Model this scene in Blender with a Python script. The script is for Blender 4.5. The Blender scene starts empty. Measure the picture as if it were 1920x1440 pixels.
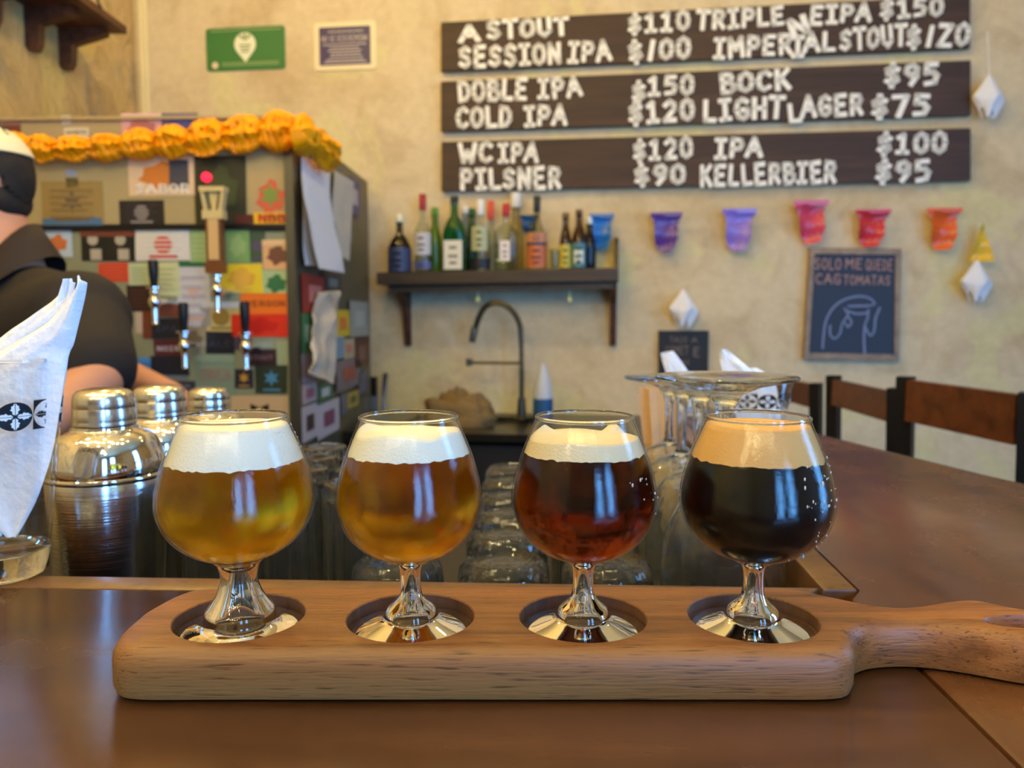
import bpy, bmesh, math, random
from mathutils import Vector, Matrix, noise
random.seed(7)
scn = bpy.context.scene
COL = scn.collection
PI = math.pi
ZC = 1.05                      # bar top height
CAMH = ZC + 0.1653
PITCH = math.radians(4.93)
FPX = 1450.0

# ------------------------------------------------------------------ camera, world, light, exposure
cam_d = bpy.data.cameras.new('camera'); cam = bpy.data.objects.new('camera', cam_d); COL.objects.link(cam)
cam.location = (0, 0, CAMH); cam.rotation_euler = (PI/2 - PITCH, 0, 0)
cam_d.sensor_width = 36; cam_d.lens = 36*FPX/1920; cam_d.clip_start = 0.02; cam_d.clip_end = 50
cam_d.dof.use_dof = True; cam_d.dof.focus_distance = 0.372; cam_d.dof.aperture_fstop = 10.5
scn.camera = cam
w = bpy.data.worlds.new('world'); scn.world = w; w.use_nodes = True
w.node_tree.nodes['Background'].inputs[0].default_value = (0.55, 0.68, 1.0, 1)
w.node_tree.nodes['Background'].inputs[1].default_value = 0.25
scn.view_settings.view_transform = 'Standard'; scn.view_settings.look = 'None'
scn.view_settings.gamma = 1.0; scn.view_settings.use_curve_mapping = False
scn.view_settings.exposure = -0.30
scn.cycles.max_bounces = 16; scn.cycles.transmission_bounces = 14; scn.cycles.transparent_max_bounces = 24
scn.cycles.glossy_bounces = 6; scn.cycles.diffuse_bounces = 4
scn.cycles.sample_clamp_indirect = 6.0; scn.cycles.caustics_reflective = True; scn.cycles.blur_glossy = 0.3
scn.cycles.use_denoising = True

def area(name, loc, target, sx, sy, power, color):
    d = bpy.data.lights.new(name, 'AREA'); d.shape = 'RECTANGLE'; d.size = sx; d.size_y = sy
    d.energy = power; d.color = color
    o = bpy.data.objects.new(name, d); COL.objects.link(o); o.location = loc
    v = Vector(target) - Vector(loc); o.rotation_euler = v.to_track_quat('-Z', 'Y').to_euler()
    return o
COOL = (0.14, 0.44, 1.0); WARM = (1.0, 0.745, 0.24)
area('window_light', (1.85, -2.05, 1.42), (1.85-1, -1.05, 1.42), 0.42, 2.3, 80, COOL)
area('window_light', (1.15, -2.75, 1.42), (0.45, -1.75, 1.42), 0.42, 2.3, 80, COOL)
area('window_light', (2.55, 0.55, 1.42), (1.5, 0.55, 1.42), 0.45, 2.3, 60, COOL)
def bulb(x, y, z, p, r=0.03, c=WARM):
    d = bpy.data.lights.new('ceiling_bulb', 'POINT'); d.energy = p; d.shadow_soft_size = r; d.color = c
    o = bpy.data.objects.new('ceiling_bulb', d); COL.objects.link(o); o.location = (x, y, z)
for x, y, z, p in [(-1.0, 1.95, 2.74, 36), (-0.35, 1.9, 2.74, 28), (0.45, 2.0, 2.72, 14), (1.25, 1.95, 2.70, 6),
                   (-1.0, 0.9, 2.66, 13), (-0.45, 0.8, 2.68, 9), (0.1, 0.95, 2.66, 8), (0.65, 0.85, 2.68, 5),
                   (-0.8, -0.3, 2.66, 10), (-0.2, -0.45, 2.64, 9), (0.4, -0.35, 2.66, 7),
                   (-1.1, -1.2, 2.62, 9), (-0.4, -1.3, 2.60, 8), (0.3, -1.4, 2.62, 6)]:
    bulb(x, y, z, p*0.62)
for i in range(26):
    bulb(-1.15 + 0.13*(i % 13) + 0.05*(i//13), (0.35 if i < 13 else -0.9) + 0.10*math.sin(i*1.7), 2.30 + 0.10*math.sin(i*0.9), 3.4, 0.032, (1.0, 0.80, 0.42))

# ------------------------------------------------------------------ pixel rays (used only to read real positions off the photograph)
CP, SP = math.cos(PITCH), math.sin(PITCH)
def ray(px, py):
    u = (px-960)/FPX; v = (720-py)/FPX
    return Vector((u, CP + v*SP, -SP + v*CP))
def at(px, py, Y):
    d = ray(px, py); t = Y/d.y
    return Vector((d.x*t, Y, CAMH + d.z*t))
def onz(px, py, z):
    d = ray(px, py); t = (z-CAMH)/d.z
    return Vector((d.x*t, d.y*t, z))
class Frame:
    def __init__(s, origin, rz):
        s.o = Vector(origin); s.rz = rz
        s.M = Matrix.Translation(s.o) @ Matrix.Rotation(rz, 4, 'Z'); s.I = s.M.inverted()
        s.c = s.I @ Vector((0, 0, CAMH)); s.R = Matrix.Rotation(-rz, 3, 'Z')
    def front(s, px, py, off=0.0):       # point on local plane y = off
        d = s.R @ ray(px, py); t = (off - s.c.y)/d.y
        return s.c + d*t
    def side(s, px, py, off=0.0):        # point on local plane x = off
        d = s.R @ ray(px, py); t = (off - s.c.x)/d.x
        return s.c + d*t
WALL = Frame((0, 3.0, 0), -math.radians(7.0))
FR = Frame((-0.568, 2.06, 0), -math.radians(1.8))

# ------------------------------------------------------------------ materials
def C(r, g, b, a=1.0):
    f = lambda v: (v/255/12.92) if v/255 <= 0.04045 else ((v/255+0.055)/1.055)**2.4
    return (f(r), f(g), f(b), a)
MATS = {}
def pbsdf(m): return m.node_tree.nodes['Principled BSDF']
def mat(name, col, rough=0.5, metal=0.0, spec=0.5, trans=0.0, ior=1.45, bump=0.0, bscale=60, var=0.0, emit=None, estr=1.0, coat=0.0, sss=0.0, alpha=1.0):
    if name in MATS: return MATS[name]
    m = bpy.data.materials.new(name); m.use_nodes = True; MATS[name] = m
    nt = m.node_tree; b = pbsdf(m)
    b.inputs['Base Color'].default_value = col; b.inputs['Roughness'].default_value = rough
    b.inputs['Metallic'].default_value = metal; b.inputs['Specular IOR Level'].default_value = spec
    b.inputs['Transmission Weight'].default_value = trans; b.inputs['IOR'].default_value = ior
    b.inputs['Coat Weight'].default_value = coat; b.inputs['Alpha'].default_value = alpha
    if sss: b.inputs['Subsurface Weight'].default_value = sss; b.inputs['Subsurface Scale'].default_value = 0.004
    if emit: b.inputs['Emission Color'].default_value = emit; b.inputs['Emission Strength'].default_value = estr
    tc = nt.nodes.new('ShaderNodeTexCoord')
    if bump or var:
        n = nt.nodes.new('ShaderNodeTexNoise'); n.inputs['Scale'].default_value = bscale; n.inputs['Detail'].default_value = 4
        nt.links.new(tc.outputs['Object'], n.inputs['Vector'])
    if bump:
        bp = nt.nodes.new('ShaderNodeBump'); bp.inputs['Strength'].default_value = bump; bp.inputs['Distance'].default_value = 0.002
        nt.links.new(n.outputs['Fac'], bp.inputs['Height']); nt.links.new(bp.outputs['Normal'], b.inputs['Normal'])
    if var:
        mx = nt.nodes.new('ShaderNodeMix'); mx.data_type = 'RGBA'
        mx.inputs[6].default_value = tuple(c*(1-var) for c in col[:3])+(1,)
        mx.inputs[7].default_value = tuple(min(1, c*(1+var)) for c in col[:3])+(1,)
        nt.links.new(n.outputs['Fac'], mx.inputs[0]); nt.links.new(mx.outputs[2], b.inputs['Base Color'])
    return m
def paint(r, g, b, rough=0.45):
    return mat('print_%d_%d_%d' % (r, g, b), C(r, g, b), rough)

def ramp(nt, stops):
    r = nt.nodes.new('ShaderNodeValToRGB'); e = r.color_ramp.elements
    while len(e) < len(stops): e.new(0.5)
    for el, (p, c) in zip(e, stops): el.position = p; el.color = c
    return r
def noise_node(nt, vec, scale, detail=4, rough=0.5, dist=0.0):
    n = nt.nodes.new('ShaderNodeTexNoise'); n.inputs['Scale'].default_value = scale; n.inputs['Detail'].default_value = detail
    n.inputs['Roughness'].default_value = rough; n.inputs['Distortion'].default_value = dist
    nt.links.new(vec, n.inputs['Vector']); return n
def mapping(nt, scale, rot=(0, 0, 0), loc=(0, 0, 0)):
    tc = nt.nodes.new('ShaderNodeTexCoord'); mp = nt.nodes.new('ShaderNodeMapping')
    mp.inputs['Scale'].default_value = scale; mp.inputs['Rotation'].default_value = rot; mp.inputs['Location'].default_value = loc
    nt.links.new(tc.outputs['Object'], mp.inputs['Vector']); return mp.outputs['Vector']
def mixc(nt, fac, a, b, mode='MIX'):
    m = nt.nodes.new('ShaderNodeMix'); m.data_type = 'RGBA'; m.blend_type = mode
    for s, v in ((0, fac), (6, a), (7, b)):
        if hasattr(v, 'links') or isinstance(v, bpy.types.NodeSocket): nt.links.new(v, m.inputs[s])
        else: m.inputs[s].default_value = v
    return m.outputs[2]
def wood(name, dark, mid, light, stretch=(3, 60, 60), rough=0.4, rot=(0, 0, 0), pores=0.5, bump=0.15, coat=0.0, big=1.0, scratch=0.0, pf=5, sap=None):
    m = bpy.data.materials.new(name); m.use_nodes = True; MATS[name] = m
    nt = m.node_tree; b = pbsdf(m)
    v = mapping(nt, stretch, rot); n1 = noise_node(nt, v, 1.0, 6, 0.6, 0.4)
    v2 = mapping(nt, tuple(s*pf for s in stretch), rot); n2 = noise_node(nt, v2, 1.0, 3, 0.5)
    r = ramp(nt, [(0.3, dark), (0.5, mid), (0.72, light)]); nt.links.new(n1.outputs['Fac'], r.inputs[0])
    p = ramp(nt, [(0.28, (0.25, 0.2, 0.18, 1)), (0.42, (1, 1, 1, 1))]); nt.links.new(n2.outputs['Fac'], p.inputs[0])
    col = mixc(nt, pores, r.outputs[0], p.outputs[0], 'MULTIPLY')
    v3 = mapping(nt, (2*big, 9*big, 9*big), rot); n3 = noise_node(nt, v3, 1.0, 2)
    r3 = ramp(nt, [(0.35, (0.72, 0.7, 0.7, 1)), (0.65, (1.12, 1.1, 1.05, 1))]); nt.links.new(n3.outputs['Fac'], r3.inputs[0])
    col = mixc(nt, 0.9, col, r3.outputs[0], 'MULTIPLY')
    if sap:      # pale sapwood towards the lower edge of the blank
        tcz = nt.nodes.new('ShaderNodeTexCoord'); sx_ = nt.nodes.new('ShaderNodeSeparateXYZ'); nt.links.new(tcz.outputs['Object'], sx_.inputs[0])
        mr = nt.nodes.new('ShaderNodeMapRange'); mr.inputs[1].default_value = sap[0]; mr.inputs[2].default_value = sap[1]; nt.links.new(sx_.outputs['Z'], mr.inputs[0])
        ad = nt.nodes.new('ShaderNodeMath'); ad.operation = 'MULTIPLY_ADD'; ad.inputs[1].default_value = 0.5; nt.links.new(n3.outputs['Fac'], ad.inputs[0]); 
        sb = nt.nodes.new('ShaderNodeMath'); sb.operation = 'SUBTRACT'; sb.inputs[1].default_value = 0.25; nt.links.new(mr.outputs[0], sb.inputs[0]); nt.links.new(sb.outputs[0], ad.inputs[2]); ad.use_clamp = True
        mrx = nt.nodes.new('ShaderNodeMapRange'); mrx.inputs[1].default_value = 0.02; mrx.inputs[2].default_value = 0.17; nt.links.new(sx_.outputs['X'], mrx.inputs[0])  # sapwood fades out towards the handle: shade of the notch put into the colour
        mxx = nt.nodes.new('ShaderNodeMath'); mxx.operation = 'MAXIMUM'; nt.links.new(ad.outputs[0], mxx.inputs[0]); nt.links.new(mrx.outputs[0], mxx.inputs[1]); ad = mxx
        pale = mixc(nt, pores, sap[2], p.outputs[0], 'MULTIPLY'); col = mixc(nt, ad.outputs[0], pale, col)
    nt.links.new(col, b.inputs['Base Color']); b.inputs['Roughness'].default_value = rough; b.inputs['Coat Weight'].default_value = coat
    b.inputs['Coat Roughness'].default_value = 0.12
    if scratch:
        vs = mapping(nt, (6, 6, 6)); ns = noise_node(nt, vs, 1.5, 5, 0.6)
        rs = ramp(nt, [(0.3, (rough*0.6,)*3+(1,)), (0.75, (rough*(1+scratch),)*3+(1,))]); nt.links.new(ns.outputs['Fac'], rs.inputs[0])
        nt.links.new(rs.outputs[0], b.inputs['Roughness'])
    bp = nt.nodes.new('ShaderNodeBump'); bp.inputs['Strength'].default_value = bump; bp.inputs['Distance'].default_value = 0.0006
    nt.links.new(n2.outputs['Fac'], bp.inputs['Height']); nt.links.new(bp.outputs['Normal'], b.inputs['Normal'])
    return m
def plaster(name, base, patch, stain, yel, seed=0, rough_patches=0.0):
    m = bpy.data.materials.new(name); m.use_nodes = True; MATS[name] = m
    nt = m.node_tree; b = pbsdf(m); L = (seed, seed*2, 0)
    v = mapping(nt, (1, 1, 1), loc=L)
    n1 = noise_node(nt, v, 1.6, 8, 0.62, 0.6); n2 = noise_node(nt, v, 5.0, 8, 0.65, 0.8); n3 = noise_node(nt, v, 28, 5, 0.6)
    r1 = ramp(nt, [(0.38, base), (0.52, base), (0.60, patch)]); nt.links.new(n1.outputs['Fac'], r1.inputs[0])
    r2 = ramp(nt, [(0.50, (0, 0, 0, 1)), (0.66, (1, 1, 1, 1))]); nt.links.new(n2.outputs['Fac'], r2.inputs[0])
    f2 = nt.nodes.new('ShaderNodeMath'); f2.operation = 'MULTIPLY'; f2.inputs[1].default_value = 0.42; nt.links.new(r2.outputs[0], f2.inputs[0])
    c = mixc(nt, f2.outputs[0], r1.outputs[0], stain)
    v4 = mapping(nt, (1, 1, 1), loc=(seed+4.3, 1.2, 3.3)); n4 = noise_node(nt, v4, 2.3, 5, 0.55, 1.0)
    r4 = ramp(nt, [(0.56, (0, 0, 0, 1)), (0.60, (1, 1, 1, 1))]); nt.links.new(n4.outputs['Fac'], r4.inputs[0])
    f4 = nt.nodes.new('ShaderNodeMath'); f4.operation = 'MULTIPLY'; f4.inputs[1].default_value = 0.6; nt.links.new(r4.outputs[0], f4.inputs[0])
    c = mixc(nt, f4.outputs[0], c, yel)
    r3 = ramp(nt, [(0.3, (0.90, 0.89, 0.87, 1)), (0.7, (1.05, 1.05, 1.05, 1))]); nt.links.new(n3.outputs['Fac'], r3.inputs[0])
    c = mixc(nt, 1.0, c, r3.outputs[0], 'MULTIPLY')
    nt.links.new(c, b.inputs['Base Color']); b.inputs['Roughness'].default_value = 0.75; b.inputs['Specular IOR Level'].default_value = 0.25
    bp = nt.nodes.new('ShaderNodeBump'); bp.inputs['Strength'].default_value = 0.5 + rough_patches; bp.inputs['Distance'].default_value = 0.01 + rough_patches*0.03
    nt.links.new(n2.outputs['Fac'], bp.inputs['Height']); nt.links.new(bp.outputs['Normal'], b.inputs['Normal'])
    return m
def thin_glass(name, tint=(0.97, 0.985, 0.98, 1), bump=0.0, bscale=900, rough=0.0, ior=1.45):
    m = bpy.data.materials.new(name); m.use_nodes = True; MATS[name] = m
    nt = m.node_tree; nt.nodes.clear()
    out = nt.nodes.new('ShaderNodeOutputMaterial'); mx = nt.nodes.new('ShaderNodeMixShader'); fr = nt.nodes.new('ShaderNodeLayerWeight'); fr.inputs['Blend'].default_value = 0.5
    tr = nt.nodes.new('ShaderNodeBsdfTransparent'); gl = nt.nodes.new('ShaderNodeBsdfGlossy')
    f0 = ((ior-1)/(ior+1))**2
    pw = nt.nodes.new('ShaderNodeMath'); pw.operation = 'POWER'; pw.inputs[1].default_value = 5.0; nt.links.new(fr.outputs['Facing'], pw.inputs[0])
    sc_ = nt.nodes.new('ShaderNodeMath'); sc_.operation = 'MULTIPLY_ADD'; sc_.inputs[1].default_value = 1-f0; sc_.inputs[2].default_value = f0; nt.links.new(pw.outputs[0], sc_.inputs[0])
    tr.inputs[0].default_value = tint; gl.inputs['Roughness'].default_value = rough
    nt.links.new(sc_.outputs[0], mx.inputs[0]); nt.links.new(tr.outputs[0], mx.inputs[1]); nt.links.new(gl.outputs[0], mx.inputs[2])
    nt.links.new(mx.outputs[0], out.inputs[0])
    if bump:
        v = mapping(nt, (1, 1, 1)); n = noise_node(nt, v, bscale, 3, 0.6)
        bp = nt.nodes.new('ShaderNodeBump'); bp.inputs['Strength'].default_value = bump; bp.inputs['Distance'].default_value = 0.0003
        nt.links.new(n.outputs['Fac'], bp.inputs['Height']); nt.links.new(bp.outputs['Normal'], gl.inputs['Normal'])
    return m
def liquid(name, col, density, rough=0.0, scat=0.0, bump=0.0, tint=(0.9, 0.55, 0.06, 1)):
    m = bpy.data.materials.new(name); m.use_nodes = True; MATS[name] = m
    nt = m.node_tree; nt.nodes.clear()
    out = nt.nodes.new('ShaderNodeOutputMaterial'); g = nt.nodes.new('ShaderNodeBsdfRefraction')
    g.inputs['IOR'].default_value = 1.33; g.inputs['Roughness'].default_value = rough
    va = nt.nodes.new('ShaderNodeVolumeAbsorption'); va.inputs['Color'].default_value = col; va.inputs['Density'].default_value = density
    # hazy suspended yeast: a share of the light entering scatters at the wall of the glass
    if scat:
        tl = nt.nodes.new('ShaderNodeBsdfTranslucent'); tl.inputs[0].default_value = tint
        mx = nt.nodes.new('ShaderNodeMixShader')
        v = mapping(nt, (1, 1, 1)); n = noise_node(nt, v, 45, 3, 0.6)
        r = ramp(nt, [(0.35, (scat*0.3,)*3+(1,)), (0.7, (scat*1.6,)*3+(1,))]); nt.links.new(n.outputs['Fac'], r.inputs[0])
        nt.links.new(r.outputs[0], mx.inputs[0]); nt.links.new(g.outputs[0], mx.inputs[1]); nt.links.new(tl.outputs[0], mx.inputs[2])
        nt.links.new(mx.outputs[0], out.inputs[0])
    else:
        nt.links.new(g.outputs[0], out.inputs[0])
    if bump:
        v = mapping(nt, (1, 1, 1)); n = noise_node(nt, v, 120, 3, 0.6)
        bp = nt.nodes.new('ShaderNodeBump'); bp.inputs['Strength'].default_value = bump; bp.inputs['Distance'].default_value = 0.002
        nt.links.new(n.outputs['Fac'], bp.inputs['Height']); nt.links.new(bp.outputs['Normal'], g.inputs['Normal'])
    nt.links.new(va.outputs[0], out.inputs[1])
    return m
def glass(name, col=(1, 1, 1, 1), rough=0.0, ior=1.47):
    m = bpy.data.materials.new(name); m.use_nodes = True; MATS[name] = m
    nt = m.node_tree; nt.nodes.clear()
    out = nt.nodes.new('ShaderNodeOutputMaterial'); g = nt.nodes.new('ShaderNodeBsdfGlass')
    g.inputs['Color'].default_value = col; g.inputs['Roughness'].default_value = rough; g.inputs['IOR'].default_value = ior
    nt.links.new(g.outputs[0], out.inputs[0]); return m
def brushed(name, col, rough, aniso=0.0):
    m = mat(name, col, rough, 1.0); nt = m.node_tree; b = pbsdf(m)
    v = mapping(nt, (3, 3, 900)); n = noise_node(nt, v, 1.0, 2)
    bp = nt.nodes.new('ShaderNodeBump'); bp.inputs['Strength'].default_value = 0.12; bp.inputs['Distance'].default_value = 0.0004
    nt.links.new(n.outputs['Fac'], bp.inputs['Height']); nt.links.new(bp.outputs['Normal'], b.inputs['Normal']); return m

M_glass = glass('clear_glass', (0.985, 0.995, 0.99, 1))
M_glass_stem = glass('stem_glass', (0.99, 1, 0.995, 1))
M_well = glass('well_glass', (0.97, 0.985, 0.98, 1), 0.03)
_nt = M_well.node_tree; _v = mapping(_nt, (1, 1, 0.5)); _n = noise_node(_nt, _v, 70, 2); _b = _nt.nodes.new('ShaderNodeBump'); _b.inputs['Strength'].default_value = 0.35; _b.inputs['Distance'].default_value = 0.002
_nt.links.new(_n.outputs['Fac'], _b.inputs['Height']); _nt.links.new(_b.outputs['Normal'], [x for x in _nt.nodes if x.type == 'BSDF_GLASS'][0].inputs['Normal'])
_g = [x for x in _nt.nodes if x.type == 'BSDF_GLASS'][0]; _o = [x for x in _nt.nodes if x.type == 'OUTPUT_MATERIAL'][0]
_d = _nt.nodes.new('ShaderNodeBsdfDiffuse'); _d.inputs[0].default_value = (0.9, 0.92, 0.95, 1); _mx = _nt.nodes.new('ShaderNodeMixShader'); _mx.inputs[0].default_value = 0.012     # white haze mixed in to stand for daylight scattered in the glasses
_nt.links.new(_g.outputs[0], _mx.inputs[1]); _nt.links.new(_d.outputs[0], _mx.inputs[2]); _nt.links.new(_mx.outputs[0], _o.inputs[0]); _nt.links.new(_b.outputs['Normal'], _d.inputs['Normal'])
M_shell = thin_glass('thin_bowl_glass', bump=0.3, bscale=700, ior=1.39)
M_shell_plain = thin_glass('thin_tumbler_glass', (0.985, 0.99, 0.99, 1), ior=1.6)
M_steel = mat('polished_steel', (0.80, 0.78, 0.75, 1), 0.07, 1.0)
M_steel_b = brushed('brushed_steel', (0.74, 0.73, 0.71, 1), 0.2)
M_steel_c = brushed('brushed_steel_body', (0.76, 0.74, 0.71, 1), 0.17)
for n_ in M_steel_c.node_tree.nodes:
    if n_.type == 'BUMP': n_.inputs['Strength'].default_value = 0.6
M_chrome = mat('chrome', (0.85, 0.85, 0.87, 1), 0.08, 1.0)
M_dsteel = mat('dull_steel', C(120, 118, 112), 0.35, 0.9)
M_counter = wood('varnished_bar_wood', C(62, 40, 24), C(76, 50, 31), C(88, 60, 39), (5, 26, 26), 0.27, pores=0.04, bump=0.0, scratch=0.12)
M_counter2 = wood('varnished_bar_wood_side', C(68, 41, 24), C(84, 53, 32), C(98, 64, 40), (26, 5, 26), 0.30, pores=0.04, bump=0.0, scratch=0.12)
M_trimwood = wood('pale_edge_wood', C(84, 56, 32), C(108, 76, 46), C(122, 88, 56), (20, 20, 20), 0.35)
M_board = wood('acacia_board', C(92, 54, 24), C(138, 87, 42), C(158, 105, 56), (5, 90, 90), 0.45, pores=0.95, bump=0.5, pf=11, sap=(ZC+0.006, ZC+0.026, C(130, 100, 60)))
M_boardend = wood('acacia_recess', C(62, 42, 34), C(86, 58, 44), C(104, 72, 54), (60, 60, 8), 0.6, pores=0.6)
M_sign = wood('stained_sign_wood', C(46, 28, 16), C(62, 40, 24), C(74, 50, 32), (2, 30, 30), 0.65, pores=0.4)
M_letter = mat('painted_white_letter', C(246, 240, 226), 0.6, bump=0.1, bscale=80)
M_darkwood = wood('dark_shelf_wood', C(40, 28, 16), C(62, 46, 26), C(80, 62, 36), (3, 30, 30), 0.5)
M_redwood = wood('reddish_shelf_wood', C(56, 30, 18), C(84, 46, 28), C(104, 62, 38), (30, 3, 30), 0.5)
M_stoolwood = wood('stool_slat_wood', C(70, 40, 24), C(94, 54, 32), C(110, 66, 42), (30, 3, 30), 0.35, pores=0.3, bump=0.05)
M_black = mat('black_metal', C(22, 22, 24), 0.4, 0.3)
M_dark = mat('dark_interior', C(22, 20, 20), 0.7)
M_napkin = mat('white_napkin', C(238, 238, 240), 0.85, spec=0.1, bump=0.55, bscale=190, sss=0.0)
M_paper = mat('white_paper', C(226, 220, 214), 0.8, spec=0.1, bump=0.05)
M_foam_w = mat('white_foam', C(226, 221, 208), 0.75, spec=0.2, bump=0.25, bscale=900)
M_foam_c = mat('cream_foam', C(216, 200, 170), 0.75, spec=0.2, bump=0.25, bscale=900)
M_foam_t = mat('tan_foam', C(206, 162, 104), 0.75, spec=0.2, bump=0.2, bscale=900)
M_amber = liquid('pale_amber_beer', (1.0, 0.875, 0.02, 1), 66, 0.30, 0.30, 0.4, (0.85, 0.55, 0.05, 1))
M_amber2 = liquid('deep_amber_beer', (1.0, 0.825, 0.02, 1), 72, 0.28, 0.22, 0.35, (0.8, 0.45, 0.04, 1))
M_ruby = liquid('ruby_brown_beer', (0.86, 0.60, 0.30, 1), 150, 0.15, 0.10, 0.2, (0.35, 0.10, 0.03, 1))
M_stout = mat('black_stout', (0.003, 0.0015, 0.001, 1), 0.5, spec=0.08)
M_ink = mat('black_print', C(18, 20, 26), 0.4)
M_white = mat('white_print', C(236, 234, 228), 0.5)
M_floor = mat('floor_tile', C(70, 56, 44), 0.5, var=0.3, bscale=3)
M_ceil = mat('ceiling_paint', C(196, 180, 140), 0.8, var=0.1, bscale=2)
M_wallb = plaster('plaster_back', C(214, 194, 156), C(202, 180, 140), C(176, 150, 110), C(214, 202, 144), 0)
M_walll = plaster('plaster_left', C(214, 182, 120), C(170, 152, 120), C(150, 118, 76), C(222, 196, 116), 5, 0.8)
M_wallo = plaster('plaster_plain', C(170, 150, 118), C(160, 140, 108), C(130, 110, 80), C(170, 160, 110), 9)
M_cord = mat('pale_string', C(200, 180, 130), 0.8)

# ------------------------------------------------------------------ mesh helpers
class MB:
    def __init__(s): s.v = []; s.f = []; s.m = []
    def add(s, vs, fs, mi=0):
        n = len(s.v); s.v += [tuple(v) for v in vs]; s.f += [tuple(i+n for i in f) for f in fs]; s.m += [mi]*len(fs); return s
    def box(s, c, d, rz=0, mi=0, taper=1.0):
        hx, hy, hz = d[0]/2, d[1]/2, d[2]/2; cr, sr = math.cos(rz), math.sin(rz); vs = []
        for z in (-1, 1):
            k = taper if z < 0 else 1.0
            for x, y in ((-1, -1), (1, -1), (1, 1), (-1, 1)):
                X, Y = x*hx*k, y*hy*k; vs.append((c[0]+X*cr-Y*sr, c[1]+X*sr+Y*cr, c[2]+z*hz))
        return s.add(vs, [(3, 2, 1, 0), (4, 5, 6, 7), (0, 1, 5, 4), (1, 2, 6, 5), (2, 3, 7, 6), (3, 0, 4, 7)], mi)
    def lathe(s, prof, c=(0, 0, 0), n=32, mi=0, closed=False, sq=None):
        vs = []; fs = []
        for r, z in prof:
            for k in range(n):
                a = 2*PI*k/n; x, y = r*math.cos(a), r*math.sin(a)
                if sq: x, y = sq(x, y, z)
                vs.append((c[0]+x, c[1]+y, c[2]+z))
        m = len(prof)
        for i in range(m-1 if not closed else m):
            j = (i+1) % m
            for k in range(n):
                l = (k+1) % n
                fs.append((i*n+k, i*n+l, j*n+l, j*n+k))
        return s.add(vs, fs, mi)
    def tube(s, pts, r, n=8, mi=0, caps=True):
        pts = [Vector(p) for p in pts]; rs = r if isinstance(r, (list, tuple)) else [r]*len(pts)
        vs = []; fs = []; up = None
        for i, p in enumerate(pts):
            t = (pts[min(i+1, len(pts)-1)] - pts[max(i-1, 0)]).normalized()
            if up is None:
                up = Vector((0, 0, 1)) if abs(t.z) < 0.9 else Vector((1, 0, 0))
            a = t.cross(up).normalized(); b = a.cross(t).normalized(); up = b
            for k in range(n):
                q = 2*PI*k/n; vs.append(p + (a*math.cos(q) + b*math.sin(q))*rs[i])
        for i in range(len(pts)-1):
            for k in range(n):
                l = (k+1) % n; fs.append((i*n+k, i*n+l, (i+1)*n+l, (i+1)*n+k))
        if caps: fs.append(tuple(range(n))[::-1]); fs.append(tuple((len(pts)-1)*n+k for k in range(n)))
        return s.add(vs, fs, mi)
    def prism(s, pts, d, mi=0):                 # pts: list of 3D points (planar), d: extrusion vector
        n = len(pts); a = [Vector(p) for p in pts]; b = [p+Vector(d) for p in a]
        return s.add(a+b, [tuple(range(n))[::-1], tuple(range(n, 2*n))] + [(i, (i+1) % n, (i+1) % n+n, i+n) for i in range(n)], mi)
    def ell(s, c, r, n=16, m=10, mi=0, rot=None):
        vs = []; fs = []; c = Vector(c)
        for i in range(m+1):
            t = PI*i/m
            for k in range(n):
                p = 2*PI*k/n; v = Vector((r[0]*math.sin(t)*math.cos(p), r[1]*math.sin(t)*math.sin(p), r[2]*math.cos(t)))
                if rot: v = rot @ v
                vs.append(c+v)
        for i in range(m):
            for k in range(n):
                l = (k+1) % n; fs.append((i*n+k, (i+1)*n+k, (i+1)*n+l, i*n+l))
        return s.add(vs, fs, mi)
    def mesh(s, name, mats, smooth=True, ang=38, merge=True):
        me = bpy.data.meshes.new(name); me.from_pydata(s.v, [], s.f); 
        for mm in (mats if isinstance(mats, (list, tuple)) else [mats]): me.materials.append(mm)
        me.polygons.foreach_set('material_index', s.m)
        bm = bmesh.new(); bm.from_mesh(me)
        if merge: bmesh.ops.remove_doubles(bm, verts=bm.verts, dist=1e-6)
        bmesh.ops.recalc_face_normals(bm, faces=bm.faces); bm.to_mesh(me); bm.free()
        if smooth:
            me.shade_smooth(); me.set_sharp_from_angle(angle=math.radians(ang))
        return me
    def build(s, name, mats, parent=None, loc=None, **k):
        return link(name, s.mesh(name, mats, **k), parent, loc)
def link(name, me, parent=None, loc=None, rz=0):
    o = bpy.data.objects.new(name, me); COL.objects.link(o)
    if parent: o.parent = parent
    if loc is not None: o.location = loc
    if rz: o.rotation_euler = (0, 0, rz)
    return o
def tag(o, label=None, cat=None, group=None, kind=None):
    if label: o['label'] = label
    if cat: o['category'] = cat
    if group: o['group'] = group
    if kind: o['kind'] = kind
    return o
def thing(name, label, cat, loc=(0, 0, 0), rz=0, group=None):
    o = bpy.data.objects.new(name, None); COL.objects.link(o); o.location = loc; o.rotation_euler = (0, 0, rz)
    o.empty_display_size = 0.05
    return tag(o, label, cat, group)
def children(o): return [c for c in COL.objects if c.parent == o]
def copy_tree(o, parent=None):
    c = o.copy(); COL.objects.link(c)
    if parent: c.parent = parent
    for ch in [x for x in list(COL.objects) if x.parent == o]: copy_tree(ch, c)
    return c
def dup(src, loc, label, rz=0, scale=None, group=None):
    c = copy_tree(src); c.location = loc; c.rotation_euler = (0, 0, rz); c['label'] = label
    if scale: c.scale = scale
    if group: c['group'] = group
    return c
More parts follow.
